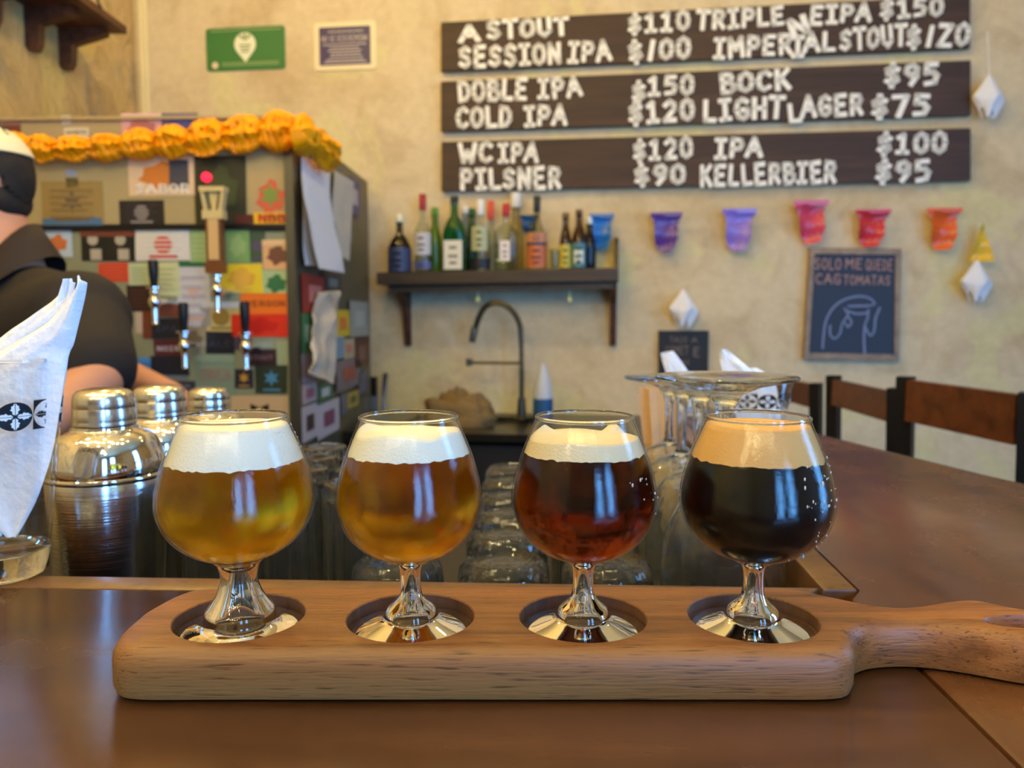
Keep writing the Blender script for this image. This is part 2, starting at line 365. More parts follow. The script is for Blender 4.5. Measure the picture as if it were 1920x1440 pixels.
def spline(pts, n=6):
    out = []; P = [Vector(p) for p in pts]
    for i in range(len(P)-1):
        p0 = P[max(i-1, 0)]; p1 = P[i]; p2 = P[i+1]; p3 = P[min(i+2, len(P)-1)]
        for k in range(n):
            t = k/n; out.append(0.5*((2*p1) + (-p0+p2)*t + (2*p0-5*p1+4*p2-p3)*t*t + (-p0+3*p1-3*p2+p3)*t**3))
    out.append(P[-1]); return out
def baked(src, name, mats, parent=None, mods=()):
    """apply modifiers to a temporary object and keep the plain mesh"""
    o = bpy.data.objects.new('tmp', src); COL.objects.link(o)
    for ty, kw in mods:
        md = o.modifiers.new(ty, ty)
        for k, v in kw.items(): setattr(md, k, v)
    dg = bpy.context.evaluated_depsgraph_get(); me = bpy.data.meshes.new_from_object(o.evaluated_get(dg))
    bpy.data.objects.remove(o)
    me.materials.clear()
    for mm in (mats if isinstance(mats, (list, tuple)) else [mats]): me.materials.append(mm)
    me.shade_smooth(); return me

# stroke font (x right 0..w, y up 0..1)
GL = {
 'A': [(.0, 0, .38, 1), (.38, 1, .76, 0), (.16, .36, .6, .36)], 'B': [(.1, 0, .1, 1), (.1, 1, .5, .95, .58, .75, .45, .53, .1, .53), (.45, .53, .66, .36, .64, .12, .45, 0, .1, 0)],
 'C': [(.62, .84, .4, 1, .16, .88, .05, .5, .16, .12, .4, 0, .62, .16)], 'D': [(.1, 0, .1, 1, .42, .93, .62, .7, .64, .35, .45, .06, .1, 0)],
 'E': [(.6, 1, .1, 1, .1, 0, .6, 0), (.1, .52, .5, .52)], 'F': [(.6, 1, .1, 1, .1, 0), (.1, .52, .5, .52)],
 'G': [(.62, .84, .4, 1, .16, .88, .05, .5, .16, .12, .4, 0, .62, .14, .62, .45, .38, .45)], 'H': [(.08, 0, .08, 1), (.62, 0, .62, 1), (.08, .5, .62, .5)],
 'I': [(.3, 0, .3, 1), (.06, 1, .54, 1), (.06, 0, .54, 0)], 'J': [(.5, 1, .5, .2, .3, 0, .08, .18)], 'K': [(.1, 0, .1, 1), (.62, 1, .12, .45), (.25, .58, .64, 0)],
 'L': [(.1, 1, .1, 0, .58, 0)], 'M': [(.06, 0, .1, 1, .42, .4, .74, 1, .78, 0)], 'N': [(.08, 0, .08, 1, .62, 0, .62, 1)],
 'O': [(.34, 1, .1, .84, .04, .5, .1, .16, .34, 0, .58, .16, .66, .5, .58, .84, .34, 1)], 'P': [(.1, 0, .1, 1), (.1, 1, .52, .95, .62, .72, .5, .46, .1, .44)],
 'Q': [(.34, 1, .1, .84, .04, .5, .1, .16, .34, 0, .58, .16, .66, .5, .58, .84, .34, 1), (.42, .25, .68, -.05)], 'R': [(.1, 0, .1, 1), (.1, 1, .52, .95, .6, .74, .48, .5, .1, .48), (.32, .48, .64, 0)],
 'S': [(.58, .84, .36, 1, .1, .84, .14, .6, .5, .42, .6, .2, .36, 0, .08, .14)], 'T': [(.34, 0, .34, 1), (.0, 1, .68, 1)], 'U': [(.08, 1, .08, .25, .34, 0, .6, .25, .6, 1)],
 'V': [(.0, 1, .34, 0, .68, 1)], 'W': [(.0, 1, .2, 0, .42, .6, .64, 0, .84, 1)], 'X': [(.04, 0, .62, 1), (.04, 1, .62, 0)], 'Y': [(.02, 1, .34, .5, .66, 1), (.34, .5, .34, 0)],
 'Z': [(.06, 1, .62, 1, .06, 0, .64, 0)], '0': [(.34, 1, .12, .84, .06, .5, .12, .16, .34, 0, .56, .16, .62, .5, .56, .84, .34, 1)],
 '1': [(.1, .82, .34, 1, .34, 0), (.08, 0, .58, 0)], '/': [(.2, 0, .36, 1)], '7': [(.06, 1, .6, 1, .26, 0)], '2': [(.08, .8, .3, 1, .56, .84, .54, .58, .08, 0, .6, 0)],
 '5': [(.56, 1, .12, 1, .1, .58, .42, .62, .6, .4, .5, .08, .1, .02)], '9': [(.56, .62, .3, .46, .08, .64, .16, .92, .4, 1, .58, .82, .56, .4, .3, 0)],
 '$': [(.58, .8, .34, .92, .1, .78, .14, .58, .5, .44, .58, .24, .34, .08, .08, .2), (.34, 1.1, .34, -.1)], '-': [(.1, .5, .5, .5)], '3': [(.08, .9, .35, 1, .58, .8, .35, .55, .6, .3, .4, 0, .08, .1)],
 '4': [(.5, 0, .5, 1, .05, .35, .65, .35)], '6': [(.55, .95, .2, .7, .06, .35, .3, 0, .58, .2, .5, .5, .1, .42)], '8': [(.34, 1, .1, .78, .34, .54, .6, .25, .34, 0, .06, .25, .34, .54, .58, .78, .34, 1)],
}
GW = {'I': .6, 'M': .84, 'W': .84, 'A': .76, '/': .5, 'L': .6}
def glyph_flat(mb, ch, tw, map2, d, mi=0, jit=0.0):
    """strokes of one glyph as little slabs; map2((x,y)) -> 3D point, d extrusion vector"""
    for st in GL.get(ch, []):
        p = [Vector((st[i], st[i+1])) for i in range(0, len(st), 2)]
        for a, b in zip(p, p[1:]):
            t = (b-a); L = t.length
            if L < 1e-6: continue
            t /= L; n = Vector((-t.y, t.x)); e = tw*0.38; h = tw*0.5
            q = [a-t*e-n*h, a-t*e*1.15, a-t*e+n*h, b+t*e+n*h, b+t*e*1.15, b+t*e-n*h]
            if jit: q = [x+Vector((random.uniform(-jit, jit), random.uniform(-jit, jit))) for x in q]
            mb.prism([map2(x) for x in q], d, mi)
def text_flat(mb, text, o, ux, uz, H, tw, d, gap=0.22, width=None, mi=0):
    """text starting at point o, ux unit right, uz unit up, cap height H"""
    adv = sum((GW.get(c, .68)+gap) if c != ' ' else .45 for c in text) - gap
    sx = (width/adv) if width else H
    x = 0
    for c in text:
        if c == ' ': x += .45; continue
        glyph_flat(mb, c, tw, lambda p, x=x: Vector(o) + Vector(ux)*((x+p.x)*sx) + Vector(uz)*(p.y*H), d, mi)
        x += GW.get(c, .68)+gap
    return mb
UX = Vector((1, 0, 0)); UZ = Vector((0, 0, 1))

# ------------------------------------------------------------------ SETTING
tag(MB().box((0.4, 0.4, -0.03), (7, 8.4, 0.06)).build('floor', M_floor), kind='structure')
tag(MB().box((0.4, 0.4, 2.93), (7, 8.4, 0.06)).build('ceiling', M_ceil), kind='structure')
o = MB().box((0.3, 0.06, 1.45), (6.2, 0.12, 2.9)).build('wall_back', M_wallb); o.location = WALL.o; o.rotation_euler.z = WALL.rz; tag(o, kind='structure')
LX = -1.50
tag(MB().box((LX-0.06, 0.0, 1.45), (0.12, 6.6, 2.9)).build('wall_left', M_walll), kind='structure')
# right wall and front wall carry the windows
def wall_with_holes(name, axis, pos, lo, hi, holes):
    mb = MB(); cuts = sorted(set([lo, hi] + [h[0] for h in holes] + [h[1] for h in holes]))
    for a, b in zip(cuts, cuts[1:]):
        segs = [(0, 2.9)]
        for h in holes:
            if h[0] <= a and b <= h[1]: segs = [(0, h[2]), (h[3], 2.9)]
        for z0, z1 in segs:
            c = ((a+b)/2, pos, (z0+z1)/2) if axis == 'x' else (pos, (a+b)/2, (z0+z1)/2)
            d = (b-a, 0.12, z1-z0) if axis == 'x' else (0.12, b-a, z1-z0)
            mb.box(c, d)
    return tag(mb.build(name, M_wallo, merge=False), kind='structure')
wall_with_holes('wall_right', 'y', 2.68, -3.3, 3.2, [(0.25, 0.85, 0.2, 2.65)])
wall_with_holes('wall_front', 'x', -3.26, LX, 2.74, [])
def window_frame(name, loc, rz):
    e = bpy.data.objects.new(name, None); COL.objects.link(e); e.location = loc; e.rotation_euler.z = rz; e['kind'] = 'structure'
    mb = MB()
    for x in (-0.25, 0.25): mb.box((x, 0, 0), (0.05, 0.06, 2.45))
    for z in (-1.2, 0, 1.2): mb.box((0, 0, z), (0.45, 0.06 if z else 0.02, 0.05))
    mb.build('window_frame', M_darkwood, e)
window_frame('window_1', (1.87, -2.07, 1.42), math.radians(45)); window_frame('window_2', (1.18, -2.78, 1.42), math.radians(35)); window_frame('window_3', (2.57, 0.55, 1.42), PI/2)
# conduit strip in the corner
p = WALL.front(268, 100, -0.012)
mb = MB(); mb.box((p.x, -0.011, 2.1), (0.02, 0.018, 1.58)); mb.box((p.x, -0.004, 2.1), (0.034, 0.004, 1.58))
o = mb.build('trim_1', mat('pale_conduit', C(232, 214, 160), 0.5)); o.location = WALL.o; o.rotation_euler.z = WALL.rz; tag(o, kind='structure')

# ------------------------------------------------------------------ BAR
def slab(mb, poly, z0, z1, bevel=0.003):
    """convex polygon slab with a small top round"""
    P = [Vector((x, y, 0)) for x, y in poly]; c = sum(P, Vector())/len(P)
    def ring(k, z):
        out = []
        n = len(P)
        for i in range(n):
            a = (P[i]-P[i-1]).normalized(); b = (P[(i+1) % n]-P[i]).normalized()
            na = Vector((a.y, -a.x, 0)); nb = Vector((b.y, -b.x, 0)); v = (na+nb); v = v/max(0.2, v.length_squared/2)
            out.append(P[i] - v*k + Vector((0, 0, z)))
        return out
    rings = [ring(0, z0), ring(0, z1-bevel), ring(bevel*0.3, z1-bevel*0.3), ring(bevel, z1)]
    n = len(P); vs = sum(rings, []); fs = [tuple(range(n))[::-1], tuple(range(3*n, 4*n))]
    for i in range(3):
        for k in range(n): l = (k+1) % n; fs.append((i*n+k, i*n+l, (i+1)*n+l, (i+1)*n+k))
    mb.add(vs, fs)
bar = thing('bar_counter', 'brown varnished L-shaped wooden bar counter under the serving board', 'bar counter', (0, 0, 0))
T = ZC
inA = onz(1537, 1100, T); inB = onz(1493, 1040, T); bl = onz(85, 1046, T)
J0 = onz(1578, 1122, T); s1 = onz(1755, 1285, T); s2 = onz(1900, 1428, T)     # mitre seam across the corner
seam_dir = (s2-s1).normalized()
# front run of the L (left of the seam) and side run (right of the seam), with a hair gap between
K = s1 + (s1-s2).normalized()*((s1.y - inA.y)/(s2.y-s1.y)*1.0)*(s2-s1).length*0 
jn = s1 - seam_dir*((inA.y - s1.y)/(-seam_dir.y))          # seam meets inner edge height
jf = s1 + seam_dir*1.0
jf = s1 + seam_dir*((s1.y + 0.14)/(-seam_dir.y)) if seam_dir.y < 0 else jf
mbf = MB(); slab(mbf, [(bl.x-0.75, -0.14), (jf.x-0.0004, -0.14), (jn.x-0.0004, inA.y-0.022), (inA.x-0.02, inA.y-0.022), (bl.x-0.75, bl.y-0.022)], T-0.04, T)
mbf.build('front_top', M_counter, bar)
mbt = MB(); slab(mbt, [(inA.x-0.02, inA.y-0.0215), (inA.x+0.0, inA.y), (bl.x-0.75, bl.y+0.0), (bl.x-0.75, bl.y-0.0215)], T-0.04, T-0.0002, 0.002)
mbt.build('edge_strip', M_trimwood, bar)['label'] = 'paler wooden edging along the glass well'
far = 1.42
innX = lambda y: inA.x + (y-inA.y)*0.085
outX = lambda y: 0.51 - (y-0.76)*0.22
mbs = MB(); slab(mbs, [(jf.x+0.0004, -0.14), (1.0, -0.14), (0.72, 0.35), (0.56, 0.60), (outX(0.8), 0.8), (outX(far), far), (innX(far)+0.022, far), (inA.x+0.022, inA.y-0.004), (jn.x+0.0004, inA.y-0.020)], T-0.04, T)
mbs.build('side_top', M_counter2, bar)
mbt = MB(); slab(mbt, [(inA.x+0.0004, inA.y-0.004), (inA.x+0.0215, inA.y-0.004), (innX(far)+0.0215, far), (innX(far), far)], T-0.04, T-0.0002, 0.002)
mbt.build('edge_strip', M_trimwood, bar)
# cabinet walls under the top
mb = MB(); mb.box((-0.25, 0.12, 0.505), (2.2, 0.04, 1.01)); mb.build('front_panel', M_sign, bar)
mb = MB(); mb.box((innX(0.95)+0.045, 0.95, 0.505), (0.03, 0.9, 1.01), rz=-0.085); mb.build('side_panel', M_sign, bar)
mb = MB(); mb.box((-0.45, 0.44, 0.96), (1.7, 0.02, 0.10)); mb.build('well_wall', M_dark, bar)
gs = thing('glass_shelf', 'low dark shelf of the well behind the bar holding upturned glasses', 'shelf', (0, 0, 0))
mb = MB(); mb.box((-0.30, 0.80, 0.9195), (1.05, 0.62, 0.02)); mb.box((-0.30, 1.105, 0.925), (1.05, 0.012, 0.05)); mb.build('shelf_plate', mat('dark_rubber_steel', C(46, 44, 42), 0.35, 0.3), gs)
for x in (-0.79, 0.18):
    for y in (0.52, 1.08): mb = MB(); mb.box((x, y, 0.455), (0.04, 0.04, 0.908)); mb.build('leg', M_dsteel, gs)

# ------------------------------------------------------------------ SERVING BOARD
BT = ZC + 0.0237
def bo(px, py): q = onz(px, py, BT); return (q.x, q.y)
front_y = 0.3185; back_y = onz(900, 1094, BT).y
L0 = onz(192, 1240, BT).x
pts = [(-0.160, front_y), (-0.12, front_y), (0.0, front_y), (0.10, front_y), (0.134, front_y), (0.1460, front_y+0.003), (0.1515, front_y+0.0115),
       (0.1560, 0.3405), (0.168, 0.3480), (0.188, 0.3500), (0.208, 0.3440), (0.226, 0.3345), (0.246, 0.3280), (0.268, 0.3270), (0.288, 0.3320), (0.299, 0.3450), (0.292, 0.3600), (0.275, 0.3680)]
pts += [bo(1920, 1136), bo(1830, 1119), bo(1775, 1120), bo(1700, 1131), bo(1640, 1129), bo(1560, 1113), bo(1480, 1098), bo(1400, 1095)]
pts += [(0.06, back_y), (-0.02, back_y), (-0.10, back_y-0.001), bo(400, 1097), bo(330, 1110), bo(270, 1140), (-0.1802, 0.366), (-0.1800, 0.350), (-0.1782, 0.335), (-0.1730, 0.3235)]
def closed_ring(pts, step=0.0025, smooth=3):
    P = [Vector((x, y, 0)) for x, y in pts]; Q = spline(P[-2:]+P+P[:2], 12)[24:-12]
    Q = Q[:12*len(P)]; seg = [(Q[(i+1) % len(Q)]-Q[i]).length for i in range(len(Q))]; tot = sum(seg); n_ = int(tot/step); out = []; i = 0; acc = 0
    for k in range(n_):
        t = tot*k/n_
        while acc+seg[i] < t: acc += seg[i]; i += 1
        out.append(Q[i].lerp(Q[(i+1) % len(Q)], (t-acc)/seg[i]))
    for _ in range(smooth): out = [out[i-1]*0.25+out[i]*0.5+out[(i+1) % len(out)]*0.25 for i in range(len(out))]
    return out
ring = closed_ring(pts)
def inset(rg, k):
    n = len(rg); out = []
    for i in range(n):
        t = (rg[(i+1) % n]-rg[i-1]).normalized(); out.append(rg[i] + Vector((-t.y, t.x, 0))*k)
    return out
prof = [(0.0045, 0.0), (0.0012, 0.0015), (0, 0.005), (0, BT-ZC-0.008), (0.0008, BT-ZC-0.0045), (0.0025, BT-ZC-0.0018), (0.0048, BT-ZC-0.0004), (0.0065, BT-ZC)]
HOLES = [(-0.1293, 0.357), (-0.0481, 0.357), (0.0337, 0.357), (0.1142, 0.3565)]
REC = 0.0075
def cap_fill(loops):
    bm = bmesh.new(); es = []
    for lp in loops:
        vv = [bm.verts.new(p) for p in lp]; es += [bm.edges.new((vv[i], vv[(i+1) % len(vv)])) for i in range(len(vv))]
    bm.verts.index_update(); bmesh.ops.triangle_fill(bm, use_beauty=True, use_dissolve=False, edges=es, normal=(0, 0, 1))
    bm.verts.index_update(); out = ([v.co.copy() for v in bm.verts], [tuple(v.index for v in f.verts) for f in bm.faces]); bm.free(); return out
topring = [q + Vector((0, 0, BT)) for q in inset(ring, 0.0065)]
botring = [q + Vector((0, 0, ZC)) for q in inset(ring, 0.0045)]
hh = onz(1868, 1157, BT); hcx, hcy = 0.2470, 0.3505
def circ(x, y, rx, ry, z, n_=64): return [Vector((x+rx*math.cos(2*PI*k/n_), y+ry*math.sin(2*PI*k/n_), z)) for k in range(n_)]
mb = MB(); n = len(ring); vs = []; fs = []
for k, z in prof: vs += [q + Vector((0, 0, ZC+z)) for q in inset(ring, k)]
for i in range(len(prof)-1):
    for k in range(n): l = (k+1) % n; fs.append((i*n+k, i*n+l, (i+1)*n+l, (i+1)*n+k))
mb.add(vs, fs)
hl = [circ(x, y, 0.0305, 0.0305, BT) for x, y in HOLES] + [circ(hcx, hcy, 0.0265, 0.0088, BT, 40)]
mb.add(*cap_fill([topring]+hl))
mb.add(*cap_fill([botring, circ(hcx, hcy, 0.025, 0.0075, ZC, 40)]))
for x, y in HOLES:
    rings_ = [circ(x, y, 0.0305, 0.0305, BT), circ(x, y, 0.0300, 0.0300, BT-0.0006), circ(x, y, 0.0300, 0.0300, BT-REC+0.001), circ(x, y, 0.0290, 0.0290, BT-REC), circ(x, y, 0.0002, 0.0002, BT-REC)]
    vs = sum(rings_, []); mb.add(vs, [(i*64+k, i*64+(k+1) % 64, (i+1)*64+(k+1) % 64, (i+1)*64+k) for i in range(4) for k in range(64)])
rings_ = [circ(hcx, hcy, 0.0265, 0.0088, BT, 40), circ(hcx, hcy, 0.0252, 0.0078, BT-0.002, 40), circ(hcx, hcy, 0.025, 0.0075, ZC, 40)]
mb.add(sum(rings_, []), [(i*40+k, i*40+(k+1) % 40, (i+1)*40+(k+1) % 40, (i+1)*40+k) for i in range(2) for k in range(40)])
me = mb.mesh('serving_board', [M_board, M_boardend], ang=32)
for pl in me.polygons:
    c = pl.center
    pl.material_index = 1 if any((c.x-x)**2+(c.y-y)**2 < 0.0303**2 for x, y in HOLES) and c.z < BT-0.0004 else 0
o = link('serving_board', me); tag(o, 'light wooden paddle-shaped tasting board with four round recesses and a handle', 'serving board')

# ------------------------------------------------------------------ BEER GLASSES
BZ = BT - REC
OUT = [(0.0135, 0.0372), (0.0195, 0.0398), (0.0262, 0.0450), (0.0312, 0.0518), (0.0338, 0.0595), (0.0341, 0.0660), (0.0328, 0.0745), (0.0302, 0.0835), (0.0268, 0.0925), (0.0240, 0.0990), (0.0228, 0.1022)]
def foot_prof(kind):
    if kind == 'thick':
        return [(0, 0.0004), (0.019, 0.0), (0.0275, 0.0005), (0.0285, 0.0015), (0.0265, 0.003), (0.0195, 0.0042), (0.0165, 0.0062), (0.0160, 0.0105), (0.0140, 0.0135), (0.0108, 0.0185), (0.0088, 0.0240), (0.0084, 0.0270), (0.0088, 0.0300), (0.0100, 0.0335), (0.0130, 0.0368)]
    return [(0, 0.0004), (0.022, 0.0), (0.0278, 0.0004), (0.0286, 0.0012), (0.0270, 0.0024), (0.0190, 0.0052), (0.0132, 0.0074), (0.0124, 0.0092), (0.0112, 0.0118), (0.0078, 0.0148), (0.0058, 0.0178), (0.0050, 0.0220), (0.0048, 0.0270), (0.0052, 0.0310), (0.0066, 0.0340), (0.0110, 0.0366)]
def prof_spl(p, n): return [(q.x, q.y) for q in spline([Vector((a, b, 0)) for a, b in p], n)]
def rad_at(prof, z):
    for (r0, z0), (r1, z1) in zip(prof, prof[1:]):
        if z0 <= z <= z1: return r0+(r1-r0)*(z-z0)/(z1-z0)
    return prof[-1][0] if z > prof[-1][1] else prof[0][0]
def beer_glass(x, y, label, kind, beer, foam, zb, zf, dome, seed, wide=1.0, uneven=0.0, cling=0.0):
    t = thing('beer_glass', label, 'beer glass', (x, y, BZ), 0, 'tasting glasses on the serving board')
    outp = [(r*wide, z) for r, z in prof_spl(OUT, 5)]
    mb = MB()
    th = 0.0010
    innp = [(r-th, z) for r, z in outp]
    shell = outp + [(outp[-1][0]-0.0001, outp[-1][1]+0.0005), (outp[-1][0]-th*0.5, outp[-1][1]+0.0009), (outp[-1][0]-th, outp[-1][1]+0.0005)] + innp[::-1]
    mb.lathe(shell, n=72, mi=0)
    b = mb.build('bowl', M_shell, t, ang=60); 
    rr0 = outp[-1][0]-th*0.5; zz0 = outp[-1][1]+0.0008
    mb = MB(); mb.lathe([(rr0+0.00085*math.cos(2*PI*k/10), zz0+0.0009*math.sin(2*PI*k/10)) for k in range(10)], n=72, closed=True); mb.build('rim', M_glass_stem, t, ang=80)
    mb = MB(); fp = prof_spl(foot_prof(kind), 3); r_end = outp[0][0]-0.0001
    fp = fp[:-1] + [(r_end, outp[0][1]+0.0002), (r_end*0.7, outp[0][1]-0.0022 if kind != 'thick' else 0.0335), (r_end*0.25, outp[0][1]-0.0032 if kind != 'thick' else 0.0305), (0, outp[0][1]-0.0034 if kind != 'thick' else 0.030)]
    mb.lathe(fp, n=56); mb.build('stem_and_foot', M_glass_stem, t, ang=60)
    # beer
    low = 0.0310 if kind == 'thick' else outp[0][1]-0.0030
    lp = [(0, low), (r_end*0.30, low+0.0002), (r_end*0.72, low+0.0018 if kind != 'thick' else 0.034)]
    lp += [(r-0.00025, z) for r, z in innp if z < zb-0.0005 and z > innp[0][1]+0.0003]
    lp += [(rad_at(innp, zb)-0.00025, zb), (rad_at(innp, zb)*0.5, zb+0.0002), (0, zb+0.0002)]
    mb = MB(); mb.lathe(lp, n=72); bb = mb.build('beer', beer, t, ang=60)
    # foam: closed body with a wavy lower rim and a soft uneven top
    N = 96; vs = []; fs = []; rows = []
    zs = [zb - 0.0006 + (zf - zb + 0.0006)*i/8 for i in range(9)]
    for i, z in enumerate(zs):
        row = []
        for k in range(N):
            a = 2*PI*k/N; dz = 0
            if i == 0: dz = noise.noise(Vector((math.cos(a)*9, math.sin(a)*9, seed)))*0.0009 + noise.noise(Vector((math.cos(a)*30, math.sin(a)*30, seed)))*0.0006
            tp = i/8
            dz += tp*(uneven*noise.noise(Vector((math.cos(a)*1.3, math.sin(a)*1.3, seed+5))) + cling*max(0, noise.noise(Vector((math.cos(a)*3.1, math.sin(a)*3.1, seed+9))) )*max(0, math.sin(a)))
            zz = min(z+dz, 0.1015); r = rad_at(innp, zz) - 0.0002
            row.append((r*math.cos(a), r*math.sin(a), zz))
        rows.append(row)
    for j, q in enumerate((0.94, 0.8, 0.55, 0.28)):
        row = []
        for k in range(N):
            a = 2*PI*k/N; x0, y0, z0 = rows[8][k]
            zc_ = zf + dome*(1-q*q) + 0.0006*noise.noise(Vector((x0*q*200, y0*q*200, seed)))
            w_ = min(1, (1-q)*3.2); row.append((x0*q, y0*q, z0*(1-w_)+zc_*w_))
        rows.append(row)
    for row in rows: vs += row
    m = len(rows)
    for i in range(m-1):
        for k in range(N): l = (k+1) % N; fs.append((i*N+k, i*N+l, (i+1)*N+l, (i+1)*N+k))
    vs += [(0, 0, zf+dome), (0, 0, zb+0.0003)]
    for k in range(N):
        l = (k+1) % N; fs.append(((m-1)*N+k, (m-1)*N+l, len(vs)-2)); fs.append((l, k, len(vs)-1))
    mb = MB(); mb.add(vs, fs); mb.build('foam', foam, t, ang=80)
    return t, outp
g1, o1 = beer_glass(*HOLES[0], 'snifter of hazy pale gold beer with white foam, leftmost on the board', 'thick', M_amber, M_foam_w, 0.0835, 0.0992, 0.0012, 1.0, 1.05)
g2, o2 = beer_glass(*HOLES[1], 'snifter of amber beer with tall white foam, second from the left', 'thin', M_amber2, M_foam_w, 0.0868, 0.0965, 0.0008, 2.0, 1.0, 0.0045)
g3, o3 = beer_glass(*HOLES[2], 'snifter of ruby brown beer with thin cream foam below the rim', 'thin', M_ruby, M_foam_c, 0.0872, 0.0935, 0.0003, 3.3, 1.0, 0.0012, 0.010)
g4, o4 = beer_glass(*HOLES[3], 'snifter of black stout with thick tan foam, nearest the handle', 'thin', M_stout, M_foam_t, 0.0850, 0.0995, 0.0010, 4.0, 1.03)
# dried foam flecks on the outside of the stout and ruby glasses
def flecks(t, outp, lst, seed):
    rnd = random.Random(seed); mb = MB()
    for a, z, s in lst:
        r = rad_at(outp, z) + 0.0001; a_ = math.radians(a)
        mb.ell((r*math.cos(a_), r*math.sin(a_), z), (s*0.55, s*0.55, s*(0.8+rnd.random()*0.5)), 10, 6)
    o = mb.build('foam_flecks', mat('dried_foam', C(196, 196, 200), 0.5), t); tag(o, kind='stuff')
rr = random.Random(3)
flecks(g4, o4, [(rr.uniform(-72, -5), rr.uniform(0.041, 0.086), rr.choice([0.0003, 0.0004, 0.0006])) for _ in range(46)] + [(-52, 0.077, 0.0011), (-70, 0.080, 0.0008), (-71, 0.0765, 0.0008), (-48, 0.0425, 0.0010)], 1)
flecks(g3, o3, [(rr.uniform(-60, -10), rr.uniform(0.06, 0.086), 0.0004) for _ in range(9)] + [(-45, 0.078, 0.0008), (-55, 0.0765, 0.0008), (-24, 0.070, 0.0007)], 2)
flecks(g1, o1, [(rr.uniform(-40, 20), rr.uniform(0.086, 0.1), 0.00028) for _ in range(40)], 4)

# ------------------------------------------------------------------ PRINTED TUMBLERS WITH NAPKINS
def tumbler_prof(H, rb, rt, th=0.0022, base=0.016):
    return [(0, 0.0), (rb-0.002, 0.0), (rb, 0.002), (rb+(rt-rb)*0.3, H*0.3), (rb+(rt-rb)*0.65, H*0.65), (rt, H-0.0015), (rt-0.0008, H), (rt-th+0.0003, H-0.0006), (rt-th-(rt-rb)*0.35, H*0.65), (rt-th-(rt-rb)*0.7, H*0.3), (rb-th+0.0002, base+0.004), (rb-th-0.004, base+0.0005), (0, base)]
def band(t, H, rb, rt, zc, size, nt):
    """flat printed band: alternating square tiles with round leaf motifs"""
    blk, wht = MB(), MB()
    def q(mb, pts, off):
        vs = []
        for x, z in pts:
            zz = zc+z; r = rb+(rt-rb)*zz/H + off; a = x/((rb+rt)/2*1.0)
            vs.append((r*math.cos(a), r*math.sin(a), zz))
        mb.add(vs, [tuple(range(len(vs)))])
    h = size/2; N = 24
    for i in range(nt):
        cx = i*2*PI*((rb+rt)/2)/nt; hw = PI*((rb+rt)/2)/nt
        circ = [(hw*0.97*math.cos(2*PI*k/N), h*0.97*math.sin(2*PI*k/N)) for k in range(N)]
        odd = i % 2
        if not odd:   # black square around a pale disc
            for k in range(N):
                a0, a1 = circ[k], circ[(k+1) % N]
                def pr(p):
                    s_ = 1/max(abs(p[0])/hw, abs(p[1])/h); return (p[0]*s_, p[1]*s_)
                b0, b1 = pr(a0), pr(a1); q(blk, [(cx+a0[0], a0[1]), (cx+a1[0], a1[1]), (cx+b1[0], b1[1]), (cx+b0[0], b0[1])], 0.0003)
        else:
            for k in range(N):
                a0, a1 = circ[k], circ[(k+1) % N]; q(blk, [(cx, 0), (cx+a0[0], a0[1]), (cx+a1[0], a1[1])], 0.0003)
        leafmb = blk if not odd else wht
        for kk in range(4):
            ang = kk*PI/2 + PI/2
            L = [(0.10, 0), (0.22, 0.16), (0.34, 0.13), (0.46, 0.26), (0.55, 0.19), (0.70, 0.20), (0.74, 0.12), (0.92, 0)]
            sh = [(a, b) for a, b in L] + [(a, -b) for a, b in L[::-1]]
            ln = [(0.14+0.1*j, s_*b) for j in range(0) for s_ in (1,) for b in (0,)]
            for j in range(len(L)-1):
                (a0, b0), (a1, b1) = L[j], L[j+1]
                for sg in (1, -1):
                    pp = [(a0, sg*0.018), (a1, sg*0.018), (a1, sg*max(b1, 0.018)), (a0, sg*max(b0, 0.018))]
                    q(leafmb, [(cx+hw*(x*math.cos(ang)-z*math.sin(ang)), h*(x*math.sin(ang)+z*math.cos(ang))) for x, z in pp], 0.0006)
    blk.build('printed_band', M_ink, t, smooth=False); wht.build('band_leaves', M_white, t, smooth=False)
def printed_tumbler(x, y, z, H, rb, rt, label, zc, size, nt, rz):
    t = thing('printed_tumbler', label, 'glass', (x, y, z), rz)
    rz_ = lambda z: rb+(rt-rb)*z/H
    mb = MB(); mb.lathe([(0, 0.0), (rb-0.002, 0.0), (rb, 0.002), (rz_(0.017), 0.017), (rz_(0.018)-0.002, 0.0175), (rb*0.8, 0.0155), (0, 0.015)], n=64); mb.build('solid_base', M_glass, t, ang=50)
    mb = MB(); mb.lathe([(rz_(0.0172), 0.0172), (rz_(H*0.5), H*0.5), (rt, H-0.002), (rt-0.0022, H-0.002), (rz_(H*0.5)-0.0022, H*0.5), (rz_(0.0178)-0.0022, 0.0178)], n=64); mb.build('glass_wall', M_shell_plain, t, ang=50)
    mb = MB(); mb.lathe([(rt-0.0011+0.0013*math.cos(2*PI*k/10), H-0.0012+0.0012*math.sin(2*PI*k/10)) for k in range(10)], n=64, closed=True); mb.build('rim', M_glass, t, ang=80)
    band(t, H, rb, rt, zc, size, nt); return t
TL = onz(-3, 1068, ZC); TL.y = 0.487; TL.x = (-3-960)/FPX*0.50
printed_tumbler(TL.x, TL.y, ZC, 0.140, 0.0285, 0.0445, 'tall clear glass with a black leaf-pattern band, at the left edge of the bar', 0.1055, 0.0182, 12, -0.12)
